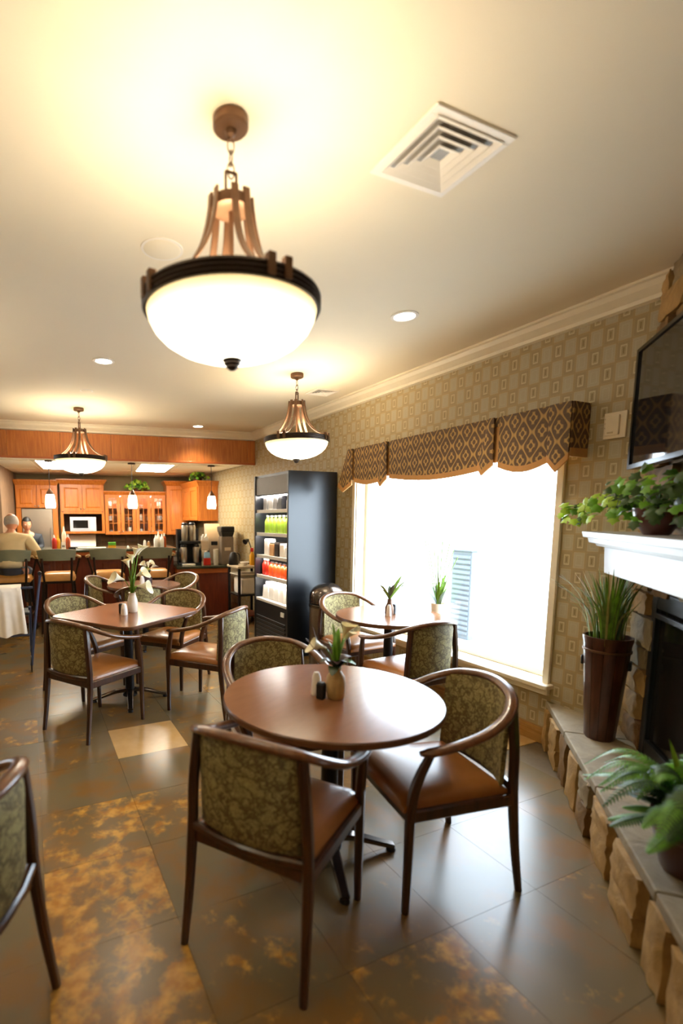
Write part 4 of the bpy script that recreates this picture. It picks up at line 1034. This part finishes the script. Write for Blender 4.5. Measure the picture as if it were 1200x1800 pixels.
# right wall unit (its end panel faces the room)
c = thing('upper_cabinet', 'wooden wall cabinet on the right wall with a plain end panel', 'cabinet', (2.72, 8.36, 0))
B(.0, WX-2.72-.002, 0, .95, 1.47, 2.07).build('body', 'cherry', c, 0)
B(.0, WX-2.72-.002, -.012, 0, 1.47, 2.07).build('end_panel', 'cherry', c, 0, .003)
for k in range(2):
    dd = door(c, .01+k*.47, .465+k*.47, 1.48, 2.06, 0, knob=None); dd.rotation_euler = (0, 0, -PI/2); dd.location = (-.002, .95, 0)
m = MB().hexa([(0, -.012, 2.07), (.36, -.012, 2.07), (.36, .95, 2.07), (0, .95, 2.07)], [(-.05, -.06, 2.145), (.36, -.06, 2.145), (.36, .95, 2.145), (-.05, .95, 2.145)]); m.box(-.058, .36, -.068, .95, 2.145, 2.163); m.build('crown', 'cherry', c, 0, .003)
# back counter and base cabinets
c = kthing('base_cabinet', 'wooden base cabinets along the kitchen back wall', 'cabinet', .49, 2.36)
B(0, 2.48, .02, .60, .0, .87).build('body', 'bar_wood', c, 0)
for k in range(5): door(c, .01+k*.455, .455+k*.455, .12, .84, .02, mat='bar_wood')
c = kthing('kitchen_worktop', 'dark stone worktop along the kitchen back wall', 'countertop', .47, 2.33); B(0, 2.52, 0, .62, .872, .91).build('slab', 'granite', c, 0, .006)
c = kthing('backsplash_panel', 'brown tiled backsplash below the wall cabinets', 'backsplash', .47, 2.945)
for i in range(10):
    for j in range(2): B(i*.235, i*.235+.23, 0, .03, .915+j*.15, 1.06+j*.15).build('tile', 'backsplash', c, 0, .003)
o = kthing('cutting_board', 'pale board leaning under the microwave niche', 'board', .58, 2.72, .91); MB().hexa([(0, 0, 0), (.50, 0, 0), (.50, .02, 0), (0, .02, 0)], [(0, .10, .31), (.50, .10, .31), (.50, .12, .31), (0, .12, .31)]).build('board', 'vase_white', o, 0, .004)
# plants on top of cabinets
for (lab, pos, n_, spx, seed, mats) in (('bushy green plant on top of the glazed cabinet', kp(1.88, DF+.18, 2.025), 80, .24, 5, ivy_me), ('variegated leafy plant on top of the right wall cabinet', (2.80, 8.62, 2.163), 46, .17, 6, ivy_me)):
    o = thing('cabinet_plant', lab, 'potted plant', pos); r = random.Random(seed)
    MB().lathe([(.05, 0), (.07, .01), (.085, .07), (.075, .07)], 18).build('pot', 'pot_brown', o)
    for k in range(n_):
        a = r.uniform(0, 2*PI); rr_ = r.uniform(.02, spx); z = .06+r.uniform(0, .17)*(1-(rr_/spx)**2*.7); put_leaf(o, (rr_*math.cos(a), rr_*math.sin(a)*.7-.02, z), r.uniform(.04, .075), mats, r, (r.uniform(-.6, .6), -.8, r.uniform(.1, .9)))
    for k in range(6): a = k*1.05; MB().tube(smooth_path([(0, 0, .05), (.06*math.cos(a), .05*math.sin(a), .12), (spx*.7*math.cos(a), spx*.5*math.sin(a), .14)], 6), .003, 5).build('vine', 'ivy_dark', o)
# troffers
def troffer(s0, s1, d0, d1, lab):
    o = kthing('ceiling_light_panel', lab, 'ceiling light', s0, d0, KZC-.008, 'kitchen ceiling light panels')
    B(0, s1-s0, 0, d1-d0, 0, .006).build('frame', 'vent_white', o, 0); B(.02, s1-s0-.02, .02, d1-d0-.02, -.002, .0).build('lens', 'troffer_lens', o, 0)
troffer(1.775, 2.30, .68, 1.84, 'bright square ceiling light panel above the glazed cabinet'); troffer(.30, .86, .60, 1.80, 'bright ceiling light panel above the steel refrigerator')
# small soffit pendants over the bar
def make_mini():
    p = thing('bar_pendant', '', 'pendant lamp', group='small bar pendants')
    MB().lathe([(.055, 0), (.055, -.02), (.0001, -.022)], 20).build('canopy', 'dark_bronze', p)
    MB().tube([(0, 0, -.02), (0, 0, -.40)], .004, 6).build('cord', 'cord', p)
    MB().lathe([(.010, -.39), (.022, -.41), (.045, -.45), (.052, -.475), (.048, -.478)], 20).build('cap', 'bronze', p)
    MB().lathe([(.05, -.475), (.058, -.50), (.068, -.58), (.070, -.63), (.062, -.668), (.056, -.668), (.06, -.63), (.055, -.5)], 24, cap=False).build('glass_shade', 'mini_glass', p, 60)
    return p
mp = make_mini()
for i, (s, lab) in enumerate(((.49, 'small glowing bar pendant in front of the steel refrigerator'), (1.64, 'small glowing bar pendant in front of the glazed cabinet'), (2.85, 'small glowing bar pendant in front of the right wall cabinet'))):
    o = mp if i == 0 else copy_tree(mp); o.location = kp(s, .62, KZC); o['label'] = lab
# ---- the bar island
c = kthing('bar_island', 'mahogany bar island behind the stools', 'bar counter', -.62, .40)
L = 2.86
B(0, L, .26, .32, 0, .985).build('front_panel', 'bar_wood', c, 0)
for k in range(5): door(c, .03+k*.565, .56+k*.565, .14, .92, .26, mat='bar_wood')
B(0, L, .32, .85, .0, .98).build('body', 'bar_wood', c, 0); B(0, L, .02, .85, .985, 1.03).build('wood_apron', 'bar_trim', c, 0, .004)
B(0, L, .245, .262, 0, .10).build('kick_board', 'bar_wood', c, 0)
c = kthing('bar_worktop', 'dark green stone bar top in front of the kitchen', 'countertop', -.64, .38); B(0, L+.04, 0, .92, 1.031, 1.068).build('slab', 'granite', c, 0, .008)
# coffee counter: lower, right of the bar
c = kthing('coffee_counter', 'lower mahogany coffee counter right of the bar stools', 'counter', 2.26, .38)
B(0, .82, .02, .70, 0, .74).build('body', 'bar_wood', c, 0); B(-.005, .825, .0, .70, .67, .745).build('wood_apron', 'bar_trim', c, 0, .004)
c = kthing('coffee_worktop', 'glossy dark stone top of the coffee counter', 'countertop', 2.245, .35); B(0, .86, 0, .75, .746, .785).build('slab', 'granite', c, 0, .008)
CZ = .785; BZ = 1.068
# ---- things on the bar
def sq_bottle(lab, s, d, z, mat, h, r, cap, name='sauce_bottle', cat='bottle'):
    o = kthing(name, lab, cat, s, d, z)
    MB().lathe([(r*.9, 0), (r, .008), (r, h*.6), (r*.75, h*.72), (r*.4, h*.8)], 16).build('body', mat, o); MB().lathe([(r*.45, h*.79), (r*.35, h*.9), (r*.15, h), (.0001, h+.001)], 12).build('nozzle', cap, o); return o
sq_bottle('red ketchup bottle on the bar', .515, .62, BZ, 'red_plastic', .21, .034, 'shaker_white'); sq_bottle('yellow mustard bottle on the bar', .565, .68, BZ, 'yellow_plastic', .20, .03, 'yellow_plastic')
sq_bottle('clear bottle with white pourer on the bar', .645, .72, BZ, 'vase_white', .33, .034, 'shaker_white'); sq_bottle('amber syrup bottle with orange collar on the bar', .70, .66, BZ, 'amber_bottle', .22, .033, 'shaker_white')
o = kthing('tent_card', 'small white tent card standing on the bar among sauces', 'card', .64, .58, BZ); MB().hexa([(-.03, -.03, 0), (.03, -.03, 0), (.03, .03, 0), (-.03, .03, 0)], [(-.025, -.003, .11), (.025, -.003, .11), (.025, .003, .11), (-.025, .003, .11)]).build('card', 'paper_white', o, 0)
MB().box(-.02, .02, -.022, -.020, .03, .06).build('print', 'grey_pack', o, 0)
o = kthing('black_tray', 'flat black tray on the bar', 'tray', .77, .66, BZ); B(-.06, .06, -.06, .06, 0, .02).build('base', 'black_plastic', o, 0, .005); MB().tube([(-.06, -.06, .022), (.06, -.06, .022), (.06, .06, .022), (-.06, .06, .022)], .004, 6, closed=True).build('rim', 'black_plastic', o)
o = kthing('white_tray', 'long white tray lying on the bar', 'tray', 1.02, .62, BZ); B(-.21, .21, -.08, .08, 0, .012).build('base', 'paper_white', o, 0, .004); MB().tube([(-.21, -.08, .014), (.21, -.08, .014), (.21, .08, .014), (-.21, .08, .014)], .005, 6, closed=True).build('rim', 'paper_white', o)
o = kthing('sponge_pack', 'green and yellow sponge pack on the bar', 'sponge', 1.32, .64, BZ); B(-.055, .055, -.03, .03, 0, .045).build('yellow_layer', 'yellow_plastic', o, 0, .004); B(-.055, .055, -.03, .03, .045, .09).build('green_layer', 'green_label', o, 0, .006)
shaker(kp(1.55, .6, BZ), 'tiny white shaker alone on the bar', 'shaker_white', .03, .02)
shaker(kp(1.80, .6, BZ), 'tall white shaker on the bar before the glass cabinet', 'shaker_white', .11, .024); shaker(kp(1.86, .62, BZ), 'tall orange-white shaker on the bar', 'cardboard', .09, .022)
for i, (s, h, mt_) in enumerate(((1.965, .20, 'shaker_white'), (2.01, .25, 'vase_white'), (2.06, .21, 'shaker_white'), (2.10, .22, 'amber_bottle'))):
    sq_bottle(('white pump bottle at the right end of the bar', 'tallest white pump bottle at the right end of the bar', 'second white pump bottle at the right end of the bar', 'amber pump bottle at the right end of the bar')[i], s, .60+.04*(i % 2), BZ, mt_, h, .03, 'shaker_white', 'pump_bottle')
o = kthing('napkin_holder', 'steel napkin holder with white napkins at the bar end', 'napkin holder', 2.30, .80, CZ)
B(-.09, .09, -.06, .06, 0, .20).build('body', 'appliance_grey', o, 0, .006); B(-.085, .085, -.065, .05, .20, .25).build('napkins', 'paper_white', o, 0, .006); B(-.08, .08, -.066, -.06, .06, .12).build('front_plate', 'steel', o, 0)
# ---- coffee station
o = kthing('airpot_rack', 'black two-tier rack holding steel coffee airpots', 'rack', 2.50, .72, CZ)
B(-.18, .17, .10, .13, 0, .56).build('back_plate', 'black_plastic', o, 0); B(-.18, .17, -.14, .13, .0, .03).build('base', 'black_plastic', o, 0, .004); B(-.15, .17, -.10, .13, .33, .37).build('upper_tier', 'black_plastic', o, 0, .004); B(-.19, -.165, -.02, .13, 0, .56).build('side_plate', 'black_plastic', o, 0)
B(-.14, .06, -.20, -.10, .0, .022).build('drip_tray', 'paper_white', o, 0, .004)
def airpot(s, d, z, lab):
    a = kthing('airpot', lab, 'airpot', s, d, z, 'coffee airpots'); MB().lathe([(.052, 0), (.056, .006), (.056, .23), (.048, .25)], 20).build('body', 'steel', a); MB().lathe([(.05, .25), (.05, .275), (.035, .29), (.0001, .292)], 18).build('lid', 'black_plastic', a); MB().box(-.012, .012, -.085, -.03, .262, .282).build('spout', 'black_plastic', a, 0, .003)
airpot(2.40, .66, CZ+.03, 'steel coffee airpot on the lower tier, left'); airpot(2.60, .66, CZ+.03, 'steel coffee airpot on the lower tier, right'); airpot(2.43, .70, CZ+.37, 'steel coffee airpot on the upper tier, left'); airpot(2.545, .70, CZ+.37, 'slim steel coffee airpot on the upper tier, right')
o = kthing('sugar_caddy', 'beige caddy of white packets beside the airpots', 'caddy', 2.735, .66, CZ+.0)
B(-.07, .07, -.05, .05, .22, .25).build('shelf', 'appliance_beige', o, 0, .003); B(-.06, .06, -.045, .045, .25, .38).build('box', 'appliance_beige', o, 0, .004); B(-.07, -.06, -.05, .05, 0, .25).build('post', 'black_plastic', o, 0); B(.06, .07, -.05, .05, 0, .25).build('post', 'black_plastic', o, 0)
for k in range(6): B(-.05+.018*k, -.036+.018*k, -.045, .03, .36, .45+.03*math.sin(k*2)).build('packet', 'paper_white', o, 0, .002)
o = kthing('snack_bag', 'red and blue snack bag on the coffee counter', 'bag', 2.745, .52, CZ); MB().hexa([(-.06, -.03, 0), (.06, -.03, 0), (.06, .03, 0), (-.06, .03, 0)], [(-.05, -.025, .11), (.05, -.025, .11), (.05, .025, .11), (-.05, .025, .11)]).build('lower', 'red_plastic', o, 0, .01); MB().hexa([(-.05, -.025, .11), (.05, -.025, .11), (.05, .025, .11), (-.05, .025, .11)], [(-.045, -.004, .20), (.045, -.004, .20), (.045, .004, .20), (-.045, .004, .20)]).build('upper', 'blue_pack', o, 0, .004)
o = kthing('cup_stack', 'tall stack of white paper cups on the coffee counter', 'cups', 2.88, .50, CZ)
for k in range(8): MB().lathe([(.030, k*.026), (.040, k*.026+.06), (.042, k*.026+.062), (.038, k*.026+.062), (.028, k*.026+.004)], 16).build('cup', 'paper_white', o)
o = kthing('coffee_brewer', 'rounded beige hot drink machine on the coffee counter', 'coffee machine', 2.90, .82, CZ)
m = MB(); prof = [(.10, 0), (.10, .05), (-.06, .05), (-.06, .42), (-.10, .50), (-.04, .60), (.02, .64), (.10, .645)]
MB().prism([(-.10, -.12), (.10, -.12), (.10, .12), (-.10, .12)], 0, .04).build('base', 'appliance_beige', o, 0, .006)
MB().slab(lambda u, v: (-.11+.22*u, -.10-.04*math.sin(PI*v)+.16*max(0, v-.6), .04+.60*v), 8, 8, lambda u, v: (0, .20-.10*max(0, v-.6), 0)).build('housing', 'appliance_beige', o, 40)
B(-.05, .05, -.16, -.12, .30, .36).build('nozzle', 'black_plastic', o, 0, .006)
o = kthing('coffee_grinder', 'grey coffee dispenser with a black hopper lid', 'coffee machine', 3.075, .62, CZ)
B(-.10, .10, -.12, .14, 0, .44).build('housing', 'appliance_grey', o, 0, .012); MB().hexa([(-.085, -.11, .44), (.085, -.11, .44), (.085, .12, .44), (-.085, .12, .44)], [(-.10, -.14, .50), (.10, -.14, .50), (.10, .14, .50), (-.10, .14, .50)]).build('neck', 'black_plastic', o, 0)
B(-.11, .11, -.15, .15, .50, .60).build('hopper', 'black_plastic', o, 0, .02); B(-.05, .05, -.125, -.118, .22, .27).build('label_plate', 'appliance_beige', o, 0)
# ---- serving cart between counter and cooler
c = thing('serving_cart', 'dark serving cart with a pale top between counter and cooler', 'cart', (2.86, 6.62, 0))
B(-.21, .21, -.22, .22, .80, .835).build('top', 'appliance_beige', c, 0, .012)
for sx in (-.18, .18):
    for sy in (-.19, .19): B(sx-.016, sx+.016, sy-.016, sy+.016, 0, .80).build('leg', 'black_metal', c, 0)
B(-.18, .18, -.19, .19, .70, .715).build('drawer_shelf', 'vase_white', c, 0, .004); B(-.18, .18, -.19, .19, .40, .42).build('shelf', 'black_metal', c, 0); B(-.18, .18, -.19, .19, .10, .12).build('shelf', 'bar_wood', c, 0)
o = thing('napkin_box', 'white bag-covered box on the cart shelf', 'box', (2.87, 6.60, .42)); B(-.15, .15, -.15, .15, 0, .24).build('box', 'towel', o, 0, .03); B(-.1, .1, -.1, .1, .25, .258).build('flap', 'paper_white', o, 0)
o = thing('bowl', 'white bowl on the pale cart top', 'bowl', (2.79, 6.50, .835)); MB().lathe([(.03, 0), (.035, .006), (.068, .05), (.066, .052), (.03, .012), (.0001, .01)], 20).build('bowl', 'shaker_white', o); MB().lathe([(.066, .05), (.071, .053), (.066, .056)], 20, cap=False).build('rim', 'shaker_white', o)
o = thing('kettle', 'black kettle standing on the cart', 'kettle', (2.71, 6.72, .835)); MB().lathe([(.07, 0), (.075, .01), (.06, .14), (.035, .18), (.0001, .19)], 20).build('body', 'black_plastic', o); MB().tube([(.05+.05*math.sin(q), 0, .10+.07*math.cos(q)) for q in [PI*i/8 for i in range(9)]], .008, 6).build('handle', 'black_plastic', o)
sq_b = thing('juice_bottle', 'orange juice bottle with red cap on the cart', 'bottle', (2.93, 6.54, .835)); MB().lathe([(.035, 0), (.038, .01), (.038, .14), (.02, .18), (.018, .2)], 16).build('body', 'yellow_plastic', sq_b); MB().lathe([(.022, .195), (.022, .25), (.0001, .252)], 12).build('cap', 'red_plastic', sq_b)
o = thing('desk_lamp', 'black angled clip lamp above the cart', 'lamp', (2.97, 6.72, .835)); MB().lathe([(.05, 0), (.05, .015), (.0001, .02)], 18).build('base', 'black_metal', o); MB().tube([(0, 0, .01), (.02, 0, .25), (-.03, -.02, .36)], .008, 6).build('arm', 'black_metal', o); MB().tube([(-.03, -.02, .36), (-.10, -.05, .33)], .035, 12, scale=[.5, 1.2]).build('head', 'black_metal', o)
# ---- bar stools
def make_stool():
    t = thing('bar_stool', '', 'stool', group='bar stools')
    def top(u, v):
        x = -.21+.42*u; y = -.20+.40*v; e = 1-max(abs(2*u-1)**6, abs(2*v-1)**6); return (x, y, .745+.055*max(0, e)**.5)
    MB().slab(top, 12, 12, lambda u, v: (0, 0, -.05)).build('seat', 'stool_leather', t, 60)
    B(-.19, .19, -.18, .18, .66, .70).build('seat_frame', 'dark_bronze', t, 0, .006)
    for sx in (-1, 1):
        for sy in (-1, 1): MB().bar([(sx*.215, sy*.20, 0), (sx*.18, sy*.17, .68)], .035, .035, up=(1, 0, 0)).build('leg', 'dark_bronze', t)
    m = MB(); P = [(.2, .187, .25), (-.2, .187, .25), (-.2, -.187, .25), (.2, -.187, .25)]
    m.tube(P, .011, 8, closed=True).build('foot_ring', 'bronze', t)
    def fn(u, v):
        x = (u*2-1)*(.245-.025*(1-v)); return (x, -.25+.07*(u*2-1)**2-.02*v, .965+.155*v-.02*(2*u-1)**2*(v))
    MB().slab(fn, 14, 5, lambda u, v: (0, .032, 0)).build('backrest', 'stool_green', t, 50)
    for s in (-1, 1):
        MB().bar(smooth_path([(s*.165, -.19, .69), (s*.178, -.215, .85), (s*.185, -.22, 1.0)], 8), .03, .028, up=(1, 0, 0)).build('back_post', 'dark_bronze', t)
        MB().bar(smooth_path([(s*.235, -.19, 1.03), (s*.275, -.08, 1.005), (s*.27, .08, .985)], 10), .04, .025).build('arm', 'vase_stone', t)
        MB().bar([(s*.27, .06, .975), (s*.195, .12, .70)], .026, .026, up=(1, 0, 0)).build('arm_post', 'dark_bronze', t)
    return t
st = make_stool()
for i, (s, lab) in enumerate(((.05, 'bar stool with the seated man on it'), (.60, 'empty bar stool right beside the seated man'), (1.245, 'empty bar stool in the middle of the bar'), (1.87, 'empty bar stool at the right end of the bar'))):
    o = st if i == 0 else copy_tree(st); o.location = kp(s, .02, 0); o.rotation_euler = (0, 0, KR); o['label'] = lab
# ================================================================== PEOPLE
def skin_mesh(name, nodes, edges, mat, parent, sub=2, root=0):
    me = bpy.data.meshes.new(name); me.from_pydata([n[0] for n in nodes], edges, []); me.materials.append(MATS[mat])
    o = bpy.data.objects.new(name, me); COL.objects.link(o); o.parent = parent
    md = o.modifiers.new('skin', 'SKIN'); md.use_smooth_shade = True
    for i, n in enumerate(nodes):
        sv = me.skin_vertices[0].data[i]; r = n[1]; sv.radius = r if isinstance(r, tuple) else (r, r); sv.use_root = (i == root)
    ss = o.modifiers.new('subdivision', 'SUBSURF'); ss.levels = 1; ss.render_levels = sub
    return o
def head_mesh():
    """egg shaped head with brow, nose, chin and ears, facing +y, centre at origin"""
    m = MB(); n, k = 24, 18
    def fn(u, v):
        a = 2*PI*u; b = -PI/2+PI*v; x = .076*math.cos(b)*math.cos(a); y = .098*math.cos(b)*math.sin(a); z = .118*math.sin(b)
        if z < 0: x *= 1+.9*z; y = y*(1+.2*z)+(-z)*.10
        f = max(0, math.sin(a))**6*math.cos(b)
        y += .024*f*math.exp(-((z+.025)/.028)**2)*max(0, 1-abs(math.cos(a))*4)     # nose
        y += .010*f*math.exp(-((z-.03)/.015)**2)                                   # brow
        y -= .010*f*math.exp(-((z-.005)/.014)**2)*min(1, abs(math.cos(a))*4)       # eye sockets
        y += .006*f*math.exp(-((z+.065)/.01)**2)                                   # lips
        return (x, y, z)
    m.grid(fn, n, k)
    for s in (-1, 1): m.ball((s*.076, -.008, -.005), .03, 10, 6, (.3, .6, 1.0))
    return m
def person(label, s, d, rz, shirt, hairm, bald, lean, pose):
    p = thing('person', label, 'person', kp(s, d, 0), KR+rz)
    # local frame: +y forward, seat at z=.80
    hipz = .87; chest = (0, .02+lean*.55, 1.20); neck = (0, .05+lean*.85, 1.385)
    L, R = pose
    nodes = [((0, 0, hipz), (.15, .12)), ((0, .01+lean*.25, 1.02), (.15, .115)), (chest, (.165, .115)), ((0, .03+lean*.8, 1.33), (.10, .075)), (neck, (.055, .055)), ((0, .06+lean, 1.45), (.05, .055))]
    edges = [(0, 1), (1, 2), (2, 3), (3, 4), (4, 5)]
    def chain(a, pts):
        for q in pts: nodes.append(q); edges.append((a, len(nodes)-1)); a = len(nodes)-1
        return a
    for sd, arm in ((-1, L), (1, R)):
        e = chain(3, [((sd*.17, .02+lean*.75, 1.30), .062), (arm[0], .048), (arm[1], .036), (arm[2], (.036, .018))])
        hx, hy, hz = arm[2]; dv = Vector(arm[2])-Vector(arm[1]); dv.normalize()
        for k in range(4):
            b = Vector((hx+(k-1.5)*.019, hy, hz))+dv*.03; chain(e, [(tuple(b), .010), (tuple(b+dv*.035+Vector((0, 0, -.004))), .009), (tuple(b+dv*(.06-.006*abs(k-1.3))+Vector((0, 0, -.014))), .007)])
        tb = Vector((hx-sd*.035, hy, hz))-dv*.02; chain(e, [(tuple(tb+dv*.02), .011), (tuple(tb+dv*.055+Vector((-sd*.008, 0, -.008))), .008)])
    for sd in (-1, 1):
        chain(0, [((sd*.10, .08, hipz-.01), .088), ((sd*.13, .40, .84), .062), ((sd*.13, .42, .55), .050), ((sd*.13, .38, .33), .036), ((sd*.13, .46, .285), .032), ((sd*.13, .54, .28), .024)])
    body = skin_mesh('body', nodes, edges, 'skin', p)
    # head is joined to the neck as a child mesh kept overlapping the neck
    hd = head_mesh().build('head', 'skin', p, 70); hd.location = (0, .075+lean*1.08, 1.535); hd.rotation_euler = (-.25-lean*.3, 0, .25)
    for sx in (-1, 1):
        MB().ball((sx*.030, .088, .006), .0095, 10, 6).build('eye', 'shaker_white', hd); MB().ball((sx*.030, .095, .006), .0048, 8, 5).build('iris', 'black_plastic', hd)
    MB().bar([(-.022, .104, -.066), (0, .109, -.068), (.022, .104, -.066)], .006, .006).build('mouth', 'amber_bottle', hd)
    # hair: cap over the back and sides, open at the crown when balding
    def hf(u, v):
        a = PI*(.86+1.28*u); b = (-.45+1.0*v) if bald else (-.30+1.86*v); k = 1.07
        return (.076*k*math.cos(b)*math.cos(a), .098*k*math.cos(b)*math.sin(a)-.002, .118*k*math.sin(b))
    MB().slab(hf, 18, 10, lambda u, v: (0, .004, .002)).build('hair', hairm, hd, 80)
    if not bald:
        def hf2(u, v):
            a = 2*PI*u; b = .55+1.02*v; return (.082*math.cos(b)*math.cos(a), .106*math.cos(b)*math.sin(a), .126*math.sin(b))
        MB().grid(hf2, 18, 6).build('hair_top', hairm, hd, 80)
    # clothing
    sn = [((0, 0, hipz+.01), (.172, .14)), ((0, .01+lean*.25, 1.02), (.172, .135)), ((0, .02+lean*.55, 1.20), (.188, .135)), ((0, .03+lean*.8, 1.325), (.118, .092)), ((0, .045+lean*.85, 1.385), (.066, .066))]
    se = [(0, 1), (1, 2), (2, 3), (3, 4)]
    for sd, arm in ((-1, L), (1, R)):
        a = 3
        for q in (((sd*.175, .02+lean*.75, 1.30), .085), (arm[0], .068), ((tuple(Vector(arm[0])*.15+Vector(arm[1])*.85)), .052)):
            sn.append(q); se.append((a, len(sn)-1)); a = len(sn)-1
    skin_mesh('shirt', sn, se, shirt, p)
    tn = [((0, 0, hipz-.005), (.168, .138)), ((0, .0, hipz+.06), (.165, .128))]; te = [(0, 1)]
    for sd in (-1, 1):
        a = 0
        for q in (((sd*.10, .08, hipz-.01), .102), ((sd*.13, .40, .84), .078), ((sd*.13, .42, .55), .066), ((sd*.13, .385, .36), .055)):
            tn.append(q); te.append((a, len(tn)-1)); a = len(tn)-1
    skin_mesh('trousers', tn, te, 'jeans', p)
    for sd in (-1, 1):
        MB().slab(lambda u, v: (sd*.13-.042+.084*u, .34+.25*v, .255+.06*(1-v**2)+.012), 6, 8, lambda u, v: (0, 0, -.05)).build('shoe', 'black_plastic', p, 60)
    return p
man = person('grey-haired man in a beige shirt seated at the bar, seen from behind', .04, -.14, 0, 'shirt_beige', 'hair_grey', True, .14,
       (((-.27, .08, 1.12), (-.16, .38, 1.09), (-.13, .44, 1.085)), ((.29, .06, 1.10), (.20, .38, 1.095), (.15, .46, 1.085))))
man.scale = (1.1, 1.1, .955)
st2 = copy_tree(st); st2.location = kp(.02, 1.90, 0); st2.rotation_euler = (0, 0, KR+PI); st2.scale = (.93,)*3; st2['label'] = 'bar stool across the counter under the dark-haired person'
q = person('dark-haired person facing us across the bar beside the grey-haired man', .02, 1.90, PI, 'shirt_dark', 'hair_black', False, .10,
       (((-.21, .10, 1.12), (-.14, .34, 1.10), (-.10, .42, 1.09)), ((.21, .10, 1.12), (.14, .34, 1.10), (.10, .42, 1.09))))
q.scale = (.93,)*3
# ---- rollator walker with a white blanket
w = thing('walker', 'blue-grey wheeled walker at the left edge by the bar', 'walker', (-.27, 5.55, 0), 0.0)
for sx in (-.22, .22):
    MB().tube(smooth_path([(sx, -.30, .06), (sx+.05, -.20, .45), (sx+.11, -.08, .84), (sx+.125, -.04, .93), (sx+.12, -.12, .955)], 14), .014, 8).build('front_tube', 'walker_blue', w)
    MB().tube([(sx, .28, .06), (sx+.01, .02, .60)], .014, 8).build('rear_tube', 'walker_blue', w)
    MB().tube([(sx+.122, -.05, .953), (sx+.12, -.15, .958)], .02, 10).build('grip', 'black_plastic', w)
    for y in (-.30, .28):
        wh = MB(); 
        wh.sweep([(sx, y+.07*math.cos(a), .075+.07*math.sin(a)) for a in [2*PI*i/20 for i in range(20)]], [(-.012, -.006), (.012, -.006), (.012, .006), (-.012, .006)], up=(1, 0, 0), closed=True); wh.build('wheel', 'black_plastic', w)
B(-.21, .23, -.14, .16, .54, .57).build('seat', 'black_plastic', w, 0, .012)
MB().tube([(-.17, .02, .80), (.27, .02, .80)], .013, 8).build('back_bar', 'walker_blue', w); MB().tube([(-.22, -.2, .35), (.22, -.2, .35)], .01, 8).build('cross_bar', 'walker_blue', w)
bl = thing('blanket', 'white cloth draped over the walker', 'cloth', (-.27, 5.55, 0))
def cl(u, v):
    x = -.21+.37*u; f = .018*math.sin(u*17+v*2)+.010*math.sin(u*31)
    if v < .12: return (x, .10-.27*(v/.12), .825)
    k = (v-.12)/.88; return (x*(1+.12*k)+.02*k, -.175-.07*k+f*k*1.2, .825-.46*k+.015*math.sin(u*9)*k)
MB().slab(cl, 36, 16, lambda u, v: (0, .006, .006)).build('cloth', 'towel', bl, 80)
def cl2(u, v): return (-.21+.37*u, .105+.03*v+.01*math.sin(u*15), .825-.28*v)
MB().slab(cl2, 24, 6, lambda u, v: (0, .006, 0)).build('back_fold', 'towel', bl, 80)
print('objects', len(bpy.data.objects), 'tris approx', sum(len(m.polygons) for m in bpy.data.meshes)*2)
